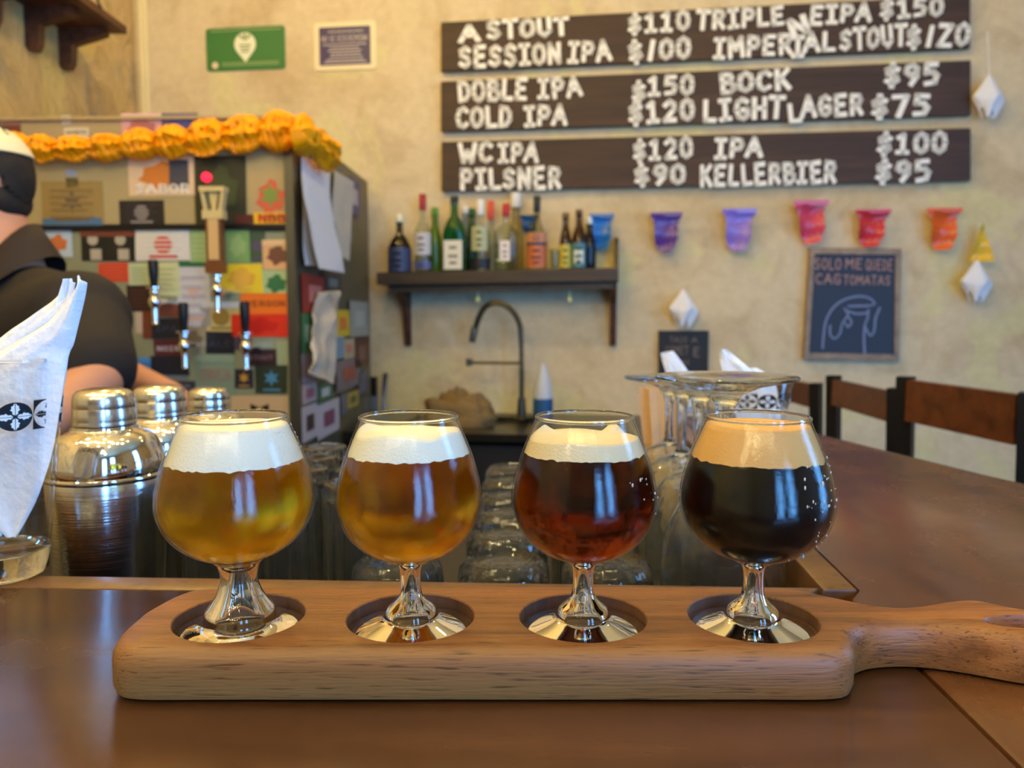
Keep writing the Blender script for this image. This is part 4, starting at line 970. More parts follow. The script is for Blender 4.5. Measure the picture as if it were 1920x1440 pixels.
mb = MB(); sp_ = [WALL.M @ WALL.front(x, y, SO+0.002) for x, y in [(960, 402), (1106, 404), (1150, 404), (1221, 402), (1278, 402), (1356, 396), (1417, 394), (1490, 384), (1552, 388), (1606, 397), (1669, 398), (1740, 396), (1803, 396), (1845, 418)]]
for p_ in sp_: p_.z += 0.002
mb.tube(sp_, 0.0012, 6); tag(mb.build('string', M_cord), 'thin pale string carrying the row of cut paper pennants', 'string')
# tissue ghosts
M_tissue = mat('tissue', C(232, 228, 226), 0.85, spec=0.1, bump=0.2, bscale=50)
def ghost(label, cx, ytop, ybot, hw, string_top=None):
    e, anc = wall_thing('tissue_ghost', label, 'decoration', cx, ytop, -0.06, 'white tissue ghosts on the wall')
    s_ = (on_wall(cx+10, ytop, -0.06, anc)-on_wall(cx, ytop, -0.06, anc)).length/10; H_ = (ybot-ytop)*s_; Wg = hw*s_
    mb = MB(); N, Mr = 40, 14; vs = []; fs = []
    for j in range(Mr+1):
        v = j/Mr
        for k in range(N):
            a_ = 2*PI*k/N; r = Wg*(0.08+1.45*v if v < 0.62 else 0.98-1.5*(v-0.62))*(1+0.22*v*math.sin(a_*4+0.6)+0.08*v*math.sin(a_*9))
            vs.append((r*math.cos(a_), r*math.sin(a_)*0.55, -H_*v*(0.86+0.14*math.sin(a_*3+0.6)*v)))
    for j in range(Mr):
        for k in range(N): l = (k+1) % N; fs.append((j*N+k, j*N+l, (j+1)*N+l, (j+1)*N+k))
    fs.append(tuple(range(N))); vs2 = [(x*0.93, y*0.93, z) for x, y, z in vs]; n0 = len(vs)
    allv = vs+vs2; fs += [tuple(i+n0 for i in f[::-1]) for f in fs[:]]
    for k in range(N): l = (k+1) % N; fs.append((Mr*N+k, Mr*N+l, Mr*N+l+n0, Mr*N+k+n0))
    mb.add(allv, fs); mb.build('tissue_skirt', M_tissue, e, ang=80)
    if string_top:
        t_ = on_wall(cx-4, string_top, -0.06, anc); mb = MB(); mb.tube([(0, 0, -0.002), t_], 0.0015, 6); mb.build('hanging_thread', M_white, e)
    return e
ghost('white tissue ghost hanging by a thread right of the menu boards', 1855, 140, 226, 30, 58)
ghost('white tissue ghost under the yellow pennant', 1832, 488, 572, 30)
ghost('white tissue ghost above the small black chalkboard', 1281, 543, 616, 27)

# ------------------------------------------------------------------ BOTTLE SHELF
e, anc = wall_thing('wall_shelf', 'dark wooden wall shelf crowded with bottles', 'shelf', 710, 515, 0.0)
SD = 0.17
a_ = WALL.front(706, 511, -SD); b_ = WALL.front(1160, 502, -SD)
zs_ = (a_.z+b_.z)/2; x0, x1 = a_.x-anc.x, b_.x-anc.x; zb_ = a_.z-anc.z; zr_ = b_.z-anc.z
TH = 0.045
mb = MB(); mb.prism([(x0, -SD, zb_-TH), (x1, -SD, zr_-TH), (x1, -SD, zr_), (x0, -SD, zb_)], (0, SD, 0)); mb.build('shelf_board', M_darkwood, e)
mb = MB(); mb.prism([(x0+0.04, -SD+0.03, zb_-TH-0.028), (x1-0.02, -SD+0.03, zr_-TH-0.028), (x1-0.02, -SD+0.03, zr_-TH), (x0+0.04, -SD+0.03, zb_-TH)], (0, 0.02, 0)); mb.build('under_rail', M_darkwood, e)
for px_ in (762, 1150):
    q = WALL.front(px_, 560, -0.03); x = q.x-anc.x; zt = (zb_ if px_ < 900 else zr_)-TH; zl = WALL.front(px_, 648, -0.01).z-anc.z
    mb = MB(); mb.prism([(x-0.012, -0.001, zt), (x-0.012, -SD+0.035, zt), (x-0.012, -SD+0.04, zt-0.03), (x-0.012, -0.06, zt-0.075), (x-0.012, -0.032, zl+0.05), (x-0.012, -0.018, zl), (x-0.012, -0.001, zl)], (0.024, 0, 0)); mb.build('bracket', M_redwood, e)
q = WALL.front(1157, 440, -0.1); mb = MB(); mb.prism([(x1-0.014, -0.002, zr_), (x1-0.014, -0.11, zr_), (x1-0.014, -0.09, zr_+0.06), (x1-0.014, -0.05, zr_+0.115), (x1-0.014, -0.002, zr_+0.125)], (0.014, 0, 0)); mb.build('end_upright', M_darkwood, e)
for px_ in (896, 1068):
    q = WALL.front(px_, 561, -0.1)-anc; mb = MB(); mb.lathe([(0, 0.02), (0.003, 0.02), (0.003, 0.008), (0.007, 0.006), (0.009, -0.002), (0.007, -0.010), (0, -0.012)], (q.x, -0.1, q.z), 12); mb.tube([(q.x, -0.1, q.z+0.018), (q.x, -0.1, zr_-TH-0.001)], 0.0025, 6)
    mb.build('pull_knob', mat('pale_knob', C(226, 220, 140), 0.3), e)['label'] = 'small pale yellow hanging knob'
SHELF_Z = lambda px_: a_.z + (b_.z-a_.z)*(px_-706)/454
def bglass(name, col, rough=0.03): return thin_glass(name, col, 0.0, ior=1.5)
G_clear = bglass('bottle_clear', (0.82, 0.86, 0.84, 1)); G_green = mat('bottle_green', C(24, 96, 40), 0.08, trans=0.55); G_dk = mat('bottle_dark', C(26, 18, 14), 0.08)
G_brown = mat('bottle_brown', C(58, 30, 12), 0.08, trans=0.3); G_pale = bglass('bottle_pale', (0.80, 0.76, 0.58, 1))
def bottle(label, px0, px1, ytop, gl, cap, capc, prof='round', dep=-0.09, labels=(), liquid_=None, neck=0.30, shoulder=0.45, ycap=None, ybot=None):
    q0 = WALL.front(px0, 480, dep); q1 = WALL.front(px1, 480, dep); cx = (q0.x+q1.x)/2; R = (q1.x-q0.x)/2
    zb = SHELF_Z((px0+px1)/2); H = WALL.front((px0+px1)/2, ytop, dep).z - zb
    loc = WALL.M @ Vector((cx, dep, zb)); t = thing('bottle', label, 'bottle', loc, WALL.rz, 'bottles on the wall shelf')
    hc = cap*H if cap < 1 else 0.03; hb = H-hc; sh = hb*(1-shoulder); rn = max(0.011, R*neck)
    pr = [(0, 0), (R*0.92, 0.0), (R, 0.006), (R, sh), (R*0.93, sh+(hb-sh)*0.16), (R*0.62+rn*0.3, sh+(hb-sh)*0.36), (rn*1.12, sh+(hb-sh)*0.58), (rn, hb-0.012), (rn*1.15, hb-0.01), (rn*1.15, hb-0.003), (rn*0.9, hb), (0, hb)]
    if prof == 'cone': pr = [(0, 0), (R*0.92, 0.0), (R, 0.006), (R, sh), (R*0.75, sh+(hb-sh)*0.25), (R*0.45, sh+(hb-sh)*0.6), (rn, hb-0.012), (rn*1.15, hb-0.01), (rn*1.15, hb-0.003), (rn*0.9, hb), (0, hb)]
    sq = None
    if prof == 'square':
        def sq(x, y, z):
            if z > sh*1.05: return x, y
            m = max(abs(x), abs(y)) or 1; r = math.hypot(x, y); k = (r/m)**0.8; return x*k*0.95, y*k*0.75
    mb = MB(); mb.lathe(pr, n=28, sq=sq); mb.build('glass', gl, t, ang=40)
    if liquid_:
        lv = sh*0.75; mb = MB(); mb.lathe([(0, 0.005), (R*0.88, 0.005), (R*0.92, 0.012), (R*0.92, lv), (0, lv)], n=24, sq=sq); mb.build('liquor', liquid_, t)
    cr = rn*1.18; mb = MB(); mb.lathe([(cr*0.9, hb-0.004), (cr, hb), (cr, H-0.002), (cr*0.9, H), (0, H)], n=20); mb.build('cap', paint(*capc), t)
    for (f0, f1, wf, col) in labels:
        mb = MB(); pts_ = []; n_ = 10; rr_ = R*(1.02 if prof != 'square' else 0.80)
        for k in range(n_+1):
            an = -PI/2 + wf*1.35*(-1+2*k/n_)
            if prof == 'square': X, Y_ = R*0.92*wf*(-1+2*k/n_), -R*0.77
            else: X, Y_ = rr_*math.cos(an), rr_*math.sin(an)
            pts_.append((X, Y_))
        for k in range(n_): mb.add([(pts_[k][0], pts_[k][1], H*f0), (pts_[k+1][0], pts_[k+1][1], H*f0), (pts_[k+1][0], pts_[k+1][1], H*f1), (pts_[k][0], pts_[k][1], H*f1)], [(0, 1, 2, 3)])
        lb = mb.build('label', paint(*col), t)
        mb = MB(); zc_ = H*(f0+f1)/2
        for dz in (0.25, -0.05, -0.28): mb.box((0, pts_[n_//2][1]-0.0008, zc_+dz*H*(f1-f0)), (R*wf*(1.0-abs(dz)), 0.0006, H*(f1-f0)*0.10))
        mb.build('label_print', paint(max(0, col[0]-90), max(0, col[1]-100), max(0, col[2]-100)), lb)
    return t
c6x = lambda v: v/3.84+690
Y6 = lambda v: v/3.84+340
bottle('squat near-black bottle with a blue label, leftmost on the shelf', c6x(148), c6x(312), Y6(238), G_dk, 0.12, (226, 222, 190), labels=[(0.02, 0.42, 0.95, (52, 62, 96))], shoulder=0.56, neck=0.26, dep=-0.115)
bottle('clear bottle with a red cap and silvery label', c6x(332), c6x(462), Y6(92), G_clear, 0.19, (160, 34, 36), labels=[(0.22, 0.50, 0.9, (190, 186, 184)), (0.04, 0.14, 0.9, (90, 96, 140))], shoulder=0.42, dep=-0.115, liquid_=G_clear)
bottle('slim lime green bottle behind the silver-labelled one', c6x(440), c6x(530), Y6(190), mat('bottle_lime', C(86, 130, 30), 0.1, trans=0.4), 0.1, (88, 150, 40), dep=-0.05)
bottle('emerald green bottle with a large cream label and black cap', c6x(540), c6x(708), Y6(108), G_green, 0.08, (26, 34, 26), 'square', labels=[(0.03, 0.41, 0.85, (216, 210, 190))], shoulder=0.46, dep=-0.11)
bottle('pale blue bottle with a white stopper behind the emerald one', c6x(655), c6x(745), Y6(178), bglass('bottle_paleblue', (0.62, 0.74, 0.86, 1)), 0.1, (230, 226, 216), dep=-0.045, neck=0.38)
bottle('clear bottle with a white cap and a black lower label', c6x(735), c6x(888), Y6(132), G_clear, 0.20, (228, 226, 220), labels=[(0.28, 0.62, 0.6, (170, 172, 130)), (0.02, 0.17, 0.9, (26, 28, 34))], shoulder=0.38, dep=-0.115, neck=0.24)
bottle('clear bottle with a coral cap, behind the white-capped one', c6x(835), c6x(935), Y6(142), G_clear, 0.24, (214, 74, 58), dep=-0.045, neck=0.36, shoulder=0.4)
bottle('square clear bottle with a red cap and small white label', c6x(900), c6x(1090), Y6(162), G_clear, 0.17, (178, 32, 38), 'square', labels=[(0.14, 0.44, 0.42, (226, 214, 206))], shoulder=0.36, dep=-0.115, neck=0.24, liquid_=G_clear)
bottle('clear bottle with the thick white cap, behind the square one', c6x(1005), c6x(1125), Y6(86), G_pale, 0.17, (234, 230, 220), dep=-0.045, neck=0.55, shoulder=0.5)
bottle('conical-necked bottle with a black cap and orange-brown label', c6x(1140), c6x(1292), Y6(108), G_pale, 0.20, (28, 28, 32), 'cone', labels=[(0.03, 0.33, 0.9, (188, 104, 58)), (0.33, 0.37, 0.9, (44, 50, 80)), (0.37, 0.50, 0.9, (196, 132, 92))], shoulder=0.50, dep=-0.115, neck=0.28)
bottle('brown beer bottle with a yellow label on the shelf', c6x(1378), c6x(1465), Y6(228), G_brown, 0.07, (120, 86, 40), labels=[(0.03, 0.44, 0.9, (190, 172, 60))], dep=-0.11, neck=0.36, shoulder=0.50)
bottle('brown beer bottle with a teal and white label on the shelf', c6x(1465), c6x(1572), Y6(205), G_brown, 0.07, (90, 60, 34), labels=[(0.03, 0.44, 0.95, (74, 120, 128)), (0.10, 0.32, 0.5, (220, 226, 210))], dep=-0.11, neck=0.34, shoulder=0.50)
bottle('dark bottle with a white cap tucked behind the teal-labelled beer', c6x(1545), c6x(1640), Y6(258), G_dk, 0.12, (222, 222, 214), dep=-0.05, neck=0.28)
bottle('thin dark green bottle beside the emerald one', c6x(708), c6x(790), Y6(196), G_green, 0.1, (24, 90, 50), dep=-0.02, neck=0.4)
q = WALL.front(c6x(1345), 500, -0.11); t = thing('shot_glass', 'tiny clear shot glass next to the yellow-labelled beer', 'glass', WALL.M @ Vector((q.x, -0.11, SHELF_Z(c6x(1345)))), WALL.rz)
mb = MB(); mb.lathe(tumbler_prof(0.075, 0.014, 0.020, 0.0015, 0.008), n=24); mb.build('glass_body', G_clear, t)

# ------------------------------------------------------------------ TOP-LEFT BRACKET SHELF (on the left wall)
LW = Frame((LX, 0, 0), 0)
def lw(px, py, off=0.0): return LW.side(px, py, off)+LW.o
s_far = at(238, 66, 1); 
def on_x(px, py, X):
    d = ray(px, py); t = X/d.x; return Vector((X, d.y*t, CAMH+d.z*t))
SXo = LX+0.20
pf = on_x(238, 64, SXo)      # outer far corner of the shelf underside
t = thing('bracket_shelf', 'dark red-brown wooden shelf on the left wall, upper left corner', 'shelf', (LX, pf.y, pf.z))
mb = MB(); mb.box((0.10, -0.42, 0.012), (0.20, 0.84, 0.024)); mb.build('shelf_board', M_redwood, t)
for yy in (-0.06, -0.24, -0.44):
    mb = MB(); mb.prism([(0.0, yy, 0), (0.15, yy, 0), (0.155, yy, -0.02), (0.11, yy, -0.034), (0.045, yy, -0.052), (0.04, yy, -0.11), (0.028, yy, -0.13), (0.008, yy, -0.13), (0.0, yy, -0.12)], (0, 0.035, 0)); mb.build('bracket', M_redwood, t)
w0 = on_x(214, 8, SXo-0.05)
mb = MB(); pts_ = [(SXo-0.05+0.004*math.sin(k*1.7), pf.y-0.06+0.02*math.cos(k*0.9), pf.z+0.027+0.018*k) for k in range(12)]
mb.tube(spline(pts_, 3), 0.004, 8); mb.tube([(SXo-0.045+0.02*math.cos(a), pf.y-0.06+0.03*math.sin(a), pf.z+0.030) for a in [k*PI/8 for k in range(17)]], 0.004, 8, caps=False)
tag(mb.build('black_cable', M_black), 'black cable curled on the upper left shelf', 'cable')

# ------------------------------------------------------------------ COOLER COVERED IN STICKERS
fz = lambda px, py, off=0.0: FR.front(px, py, off)
cool = thing('beer_cooler', 'tall metal-framed cooler plastered with stickers beside the bartender', 'cooler', FR.o, FR.rz)
ztop_ = fz(556, 217).z; zmid = fz(400, 427).z; xl_ = -0.90; DP = 0.93
M_frame = mat('cooler_frame', C(96, 94, 82), 0.35, 0.7); M_pan = mat('cooler_panel', C(168, 150, 104), 0.3, var=0.12, bscale=2, coat=0.4); M_pan2 = mat('cooler_panel_low', C(140, 142, 110), 0.3, var=0.15, bscale=2, coat=0.4)
M_side = mat('cooler_side', C(104, 96, 72), 0.45, 0.2, var=0.15, bscale=2)
mb = MB(); mb.box((xl_/2, DP/2+0.01, ztop_/2), (-xl_-0.02, DP-0.02, ztop_-0.02)); mb.build('cabinet', M_side, cool)
mb = MB(); mb.box((xl_/2-0.01, 0.004, (ztop_+zmid)/2), (-xl_-0.03, 0.012, ztop_-zmid-0.02)); mb.build('upper_panel', M_pan, cool)
mb = MB(); mb.box((xl_/2-0.01, 0.004, zmid/2+0.3), (-xl_-0.03, 0.012, zmid-0.62)); mb.build('lower_panel', M_pan2, cool)
mb = MB(); mb.box((-0.011, 0.0, ztop_/2), (0.024, 0.03, ztop_)); mb.build('corner_post', M_frame, cool)
mb = MB(); mb.box((xl_+0.011, 0.0, ztop_/2), (0.024, 0.03, ztop_)); mb.build('corner_post', M_frame, cool)
mb = MB(); mb.box((xl_/2, 0.0, zmid), (-xl_-0.046, 0.026, 0.012)); mb.build('mid_rail', M_black, cool)
mb = MB(); mb.box((xl_/2, 0.0, ztop_-0.005), (-xl_, 0.03, 0.008)); mb.build('top_rail', M_pan, cool)
SK = -0.0035
rk = random.Random(21)
def prints(mb_parent, kind, x0, z0, x1, z1, y, col2, txt=None, d=0.0008):
    w_, h_ = x1-x0, z1-z0; cx, cz = (x0+x1)/2, (z0+z1)/2; mb = MB(); y -= d*1.2
    if kind == 'text': text_flat(mb, txt, (x0+w_*0.12, y, cz-h_*0.12), UX, UZ, h_*0.24, 0.17, (0, d, 0), width=w_*0.76)
    elif kind == 'low': text_flat(mb, txt, (x0+w_*0.1, y, z0+h_*0.08), UX, UZ, h_*0.2, 0.2, (0, d, 0), width=w_*0.8)
    elif kind == 'big': text_flat(mb, txt, (x0+w_*0.14, y, cz-h_*0.3), UX, UZ, h_*0.6, 0.26, (0, d, 0), width=w_*0.72)
    elif kind == 'disc': mb.prism(disc(cx, cz, min(w_, h_)*0.3, y), (0, d, 0)); mb.box((cx, y, z0+h_*0.12), (w_*0.5, d, h_*0.08))
    elif kind == 'star':
        R = min(w_, h_)*0.3; mb.prism([(cx+(R if k % 2 == 0 else R*0.45)*math.sin(k*PI/6), y, cz+h_*0.05+(R if k % 2 == 0 else R*0.45)*math.cos(k*PI/6)) for k in range(12)], (0, d, 0)); mb.box((cx, y, z0+h_*0.13), (w_*0.55, d, h_*0.07))
    elif kind == 'lines':
        for k in range(5): mb.box((cx-w_*0.05*(k % 2), y, z1-h_*(0.2+0.15*k)), (w_*(0.7-0.1*(k % 2)), d, h_*0.05))
    elif kind == 'band': mb.box((cx, y, z1-h_*0.1), (w_, d, h_*0.2))
    elif kind == 'bow':
        mb.prism([(cx, y, cz), (cx-w_*0.16, y, cz+h_*0.16), (cx-w_*0.16, y, cz-h_*0.16)], (0, d, 0)); mb.prism([(cx, y, cz), (cx+w_*0.16, y, cz-h_*0.16), (cx+w_*0.16, y, cz+h_*0.16)], (0, d, 0))
    elif kind == 'bottles':
        for k in (-0.28, 0.22): mb.prism(disc(cx+w_*k, cz+h_*0.2, h_*0.18, y), (0, d, 0)); mb.box((cx+w_*(k+0.05), y, cz-h_*0.28), (w_*0.2, d, h_*0.36))
    elif kind == 'blob':
        mb.prism([(cx+w_*0.32*math.cos(k*PI/8)*(1+0.25*math.sin(k*2.3)), y, cz+h_*0.32*math.sin(k*PI/8)*(1+0.2*math.cos(k*1.7))) for k in range(16)], (0, d, 0))
    mb.build('print', paint(*col2), mb_parent, smooth=False, merge=False)
def sticker(x0, y0, x1, y1, col, *pr, lift=0):
    a_ = fz(x0, y1, SK-lift); b_ = fz(x1, y0, SK-lift); y = SK-lift; mb = MB()
    w_, h_ = b_.x-a_.x, b_.z-a_.z; j = lambda: rk.uniform(-0.0015, 0.0015)
    mb.prism([(a_.x+j(), y, a_.z+j()), (b_.x+j(), y, a_.z+j()), (b_.x+j(), y, b_.z+j()), (a_.x+j(), y, b_.z+j())], (0, 0.0012+lift, 0))
    o = mb.build('sticker', paint(*col), cool, smooth=False)
    for k, p_ in enumerate(pr): prints(o, p_[0], a_.x, a_.z, b_.x, b_.z, y-0.0006*k, p_[1], p_[2] if len(p_) > 2 else None)
    return o
# upper strip and upper panel
sticker(0, 226, 38, 270, (116, 62, 46), ('band', (150, 110, 90)))
sticker(120, 238, 166, 258, (206, 196, 160), ('text', (40, 34, 28), 'AVIETO'))
sticker(117, 216, 131, 233, (190, 186, 168))
sticker(229, 213, 303, 262, (210, 158, 150), ('blob', (176, 108, 96)), ('band', (216, 176, 166)))
sticker(303, 211, 371, 250, (92, 84, 110), ('star', (196, 130, 70)), ('blob', (70, 74, 130)))
sticker(80, 340, 191, 423, (150, 124, 70), ('star', (110, 92, 62)), ('lines', (134, 106, 60)))
sticker(80, 409, 190, 423, (74, 108, 138), lift=0.001)
sticker(124, 318, 142, 330, (150, 158, 172)); sticker(124, 334, 146, 352, (92, 84, 44))
sticker(243, 292, 365, 367, (222, 188, 146), ('blob', (206, 120, 44)), ('low', (240, 232, 214), 'SABOR'))
sticker(318, 300, 352, 352, (66, 66, 76), lift=0.001)
sticker(225, 375, 306, 422, (32, 28, 30), ('disc', (150, 142, 136)), ('lines', (58, 50, 50)))
sticker(366, 291, 460, 420, (40, 42, 26), ('blob', (56, 66, 34)))
sticker(470, 322, 545, 420, (176, 150, 100), ('blob', (206, 92, 60)), ('star', (120, 140, 60)))
sticker(476, 398, 544, 420, (232, 176, 30), ('big', (206, 60, 24), 'NBB'), lift=0.0015)
sticker(440, 402, 476, 420, (84, 28, 22), lift=0.001)
# lower panel
LOW = [(85, 432, 133, 481, (178, 196, 206), ('blob', (196, 110, 60))), (153, 432, 254, 490, (24, 24, 20), ('bottles', (176, 164, 140)), ('band', (116, 60, 40))),
 (255, 430, 357, 488, (214, 208, 194), ('disc', (204, 52, 44)), ('lines', (226, 222, 208))), (255, 430, 285, 440, (204, 50, 44)), (324, 432, 357, 442, (32, 108, 76)), (357, 430, 395, 492, (150, 176, 110), ('lines', (170, 190, 130))),
 (185, 492, 240, 528, (206, 70, 40), ('lines', (226, 96, 60))), (242, 494, 281, 535, (186, 196, 150), ('lines', (160, 170, 120))), (288, 492, 335, 555, (196, 200, 150), ('lines', (176, 176, 122))),
 (335, 497, 392, 612, (196, 192, 190), ('star', (206, 170, 150)), ('lines', (176, 170, 176))), (333, 490, 392, 500, (40, 98, 62)), (425, 430, 467, 492, (124, 160, 90), ('blob', (150, 176, 108))),
 (467, 430, 496, 492, (66, 84, 58), ('disc', (84, 74, 96))), (493, 450, 548, 506, (222, 168, 112), ('blob', (112, 70, 48)), ('band', (226, 184, 130))), (415, 494, 491, 549, (230, 196, 40), ('blob', (220, 160, 50)), ('disc', (226, 170, 60))),
 (491, 507, 545, 557, (166, 186, 130), ('blob', (50, 108, 62))), (451, 549, 545, 589, (232, 112, 26), ('text', (120, 60, 20), 'VERGON')), (435, 589, 540, 632, (216, 48, 18), ('blob', (196, 30, 14))),
 (377, 566, 452, 622, (200, 176, 108), ('disc', (150, 120, 50)), ('band', (196, 196, 190))), (240, 535, 286, 585, (48, 26, 26), ('lines', (80, 44, 36))), (286, 570, 338, 594, (122, 62, 42), ('lines', (150, 90, 66))),
 (255, 583, 268, 625, (190, 170, 150)), (268, 583, 286, 635, (112, 56, 34)), (286, 596, 338, 636, (26, 30, 42), ('text', (60, 60, 80), 'IPA')), (289, 636, 342, 671, (84, 32, 38), ('text', (206, 194, 200), 'NOIR')),
 (282, 667, 353, 703, (22, 26, 40), ('lines', (34, 40, 60))), (247, 670, 282, 717, (60, 126, 186), ('band', (80, 146, 204))), (284, 704, 352, 712, (110, 120, 128)), (284, 714, 366, 734, (52, 56, 70), ('text', (132, 136, 142), 'LAGER')),
 (387, 622, 438, 668, (24, 24, 32), ('text', (48, 50, 60), 'ALE')), (367, 664, 440, 742, (122, 140, 116), ('text', (150, 104, 96), 'CERVEZA'), ('band', (132, 150, 124))), (385, 650, 410, 668, (112, 160, 74)),
 (460, 655, 518, 686, (52, 26, 28), ('text', (140, 112, 106), 'STOUT')), (480, 685, 538, 738, (46, 56, 38), ('star', (74, 130, 160))), (440, 692, 475, 728, (40, 36, 50), ('star', (196, 146, 46))), (518, 640, 545, 684, (150, 160, 120)),
 (434, 742, 540, 786, (198, 166, 122), ('bow', (40, 24, 24))), (340, 612, 387, 664, (150, 138, 108), ('blob', (110, 96, 70))), (440, 632, 470, 655, (70, 60, 84)), (255, 740, 360, 800, (56, 52, 48), ('lines', (90, 86, 80)))]
for k, s_ in enumerate(LOW): sticker(*s_[:5], *s_[5:], lift=0.0006*(k % 3))
# small LED
q = fz(384, 331, -0.02); mb = MB(); mb.lathe([(0, 0), (0.012, 0), (0.012, 0.01), (0.0, 0.011)], (0, 0, 0), 20)
led = mb.build('indicator_lamp', mat('red_led', C(255, 20, 40), 0.4, emit=(1.0, 0.015, 0.06, 1), estr=2.2), cool); led.rotation_euler = (PI/2, 0, 0); led.location = (q.x, -0.004, q.z); led['label'] = 'glowing red indicator light'
# side stickers
def sside(x0, y0, x1, y1, col, *pr, lift=0.0):
    a_ = FR.side(x0, y1, 0.002+lift); b_ = FR.side(x1, y0, 0.002+lift); m0 = FR.side(x1, y1, 0.002+lift); m1 = FR.side(x0, y0, 0.002+lift)
    zlo = (a_.z); zhi = (m1.z); mb = MB(); X = 0.002+lift
    y0_, y1_ = a_.y, min(b_.y, DP-0.01)
    if y1_ <= y0_: return
    mb.prism([(X, y0_, zlo), (X, y1_, zlo), (X, y1_, zhi), (X, y0_, zhi)], (-0.0015-lift, 0, 0)); o = mb.build('sticker', paint(*col), cool, smooth=False)
    for c2 in pr:
        mb = MB(); mb.box((X+0.0008, (y0_+y1_)/2, (zlo+zhi)/2), (0.0008, (y1_-y0_)*0.5, (zhi-zlo)*0.45)); mb.build('print', paint(*c2), o, smooth=False)
for s_ in [(568, 512, 612, 586, (150, 44, 36), (196, 120, 110)), (568, 588, 588, 664, (70, 120, 74), (150, 170, 140)), (631, 581, 655, 632, (212, 180, 34), (210, 120, 40)), (658, 564, 690, 632, (150, 156, 146), (170, 176, 166)),
           (629, 632, 645, 674, (110, 146, 166)), (645, 636, 664, 674, (176, 164, 130), (190, 120, 100)), (665, 635, 692, 692, (86, 36, 28), (120, 76, 66)), (632, 678, 676, 736, (112, 100, 108), (150, 66, 52)),
           (568, 722, 594, 760, (176, 156, 156), (150, 90, 100)), (596, 722, 624, 758, (40, 100, 70), (200, 200, 190)), (597, 760, 636, 826, (190, 182, 186), (130, 70, 96)), (568, 764, 595, 832, (186, 176, 176), (60, 44, 50)), (652, 738, 672, 768, (176, 150, 60), (60, 90, 50)),
           (608, 510, 640, 545, (70, 66, 60), (120, 126, 116)), (568, 664, 590, 720, (150, 128, 134)), (640, 740, 652, 780, (90, 96, 110)), (674, 700, 690, 740, (96, 96, 110))]: sside(*s_)
def fr_side(px, py, off): return FR.side(px, py, off)
pp = thing('hanging_papers', 'pinned sheaf of curling white papers on the cooler side', 'papers', FR.o, FR.rz)
loft_sheet('paper_sheet', [fr_side(566, 290, 0.006), fr_side(566, 350, 0.008), fr_side(568, 430, 0.012), fr_side(572, 497, 0.012)], [fr_side(618, 314, 0.006), fr_side(618, 370, 0.01), fr_side(620, 440, 0.012), fr_side(612, 500, 0.014)], M_paper, pp, 0.0015, wob=0.004, seed=1, dirv=(1, 0, 0), nu=8, nv=16)
loft_sheet('paper_sheet', [fr_side(566, 323, 0.03), fr_side(570, 370, 0.036), fr_side(584, 440, 0.04), fr_side(598, 503, 0.042)], [fr_side(616, 357, 0.03), fr_side(624, 400, 0.036), fr_side(634, 455, 0.042), fr_side(647, 512, 0.046)], M_paper, pp, 0.0015, wob=0.004, seed=6, dirv=(1, 0, 0), nu=8, nv=16)
pp2 = thing('hanging_papers', 'second pinned grey-white paper on the cooler side, nearer the wall', 'papers', FR.o, FR.rz)
loft_sheet('paper_sheet', [fr_side(627, 319, 0.012), fr_side(623, 380, 0.02), fr_side(630, 430, 0.024), fr_side(640, 481, 0.024)], [fr_side(664, 342, 0.012), fr_side(660, 400, 0.02), fr_side(658, 440, 0.024), fr_side(656, 490, 0.024)], mat('grey_paper', C(190, 182, 164), 0.8), pp2, 0.0015, wob=0.004, seed=2, dirv=(1, 0, 0), nu=8, nv=16)
sside(657, 330, 674, 398, (58, 56, 110), (170, 160, 170))
bg = thing('plastic_bag', 'crumpled translucent plastic bag hanging on the cooler side', 'bag', FR.o, FR.rz)
loft_sheet('bag_film', [fr_side(596, 548, 0.012), fr_side(588, 600, 0.02), fr_side(586, 660, 0.03), fr_side(580, 700, 0.03)], [fr_side(634, 545, 0.012), fr_side(632, 600, 0.03), fr_side(627, 660, 0.04), fr_side(624, 720, 0.04)], mat('bag_film', C(190, 178, 160), 0.3, bump=0.8, bscale=30), bg, 0.012, wob=0.02, seed=3, dirv=(1, 0, 0), nu=14, nv=24)

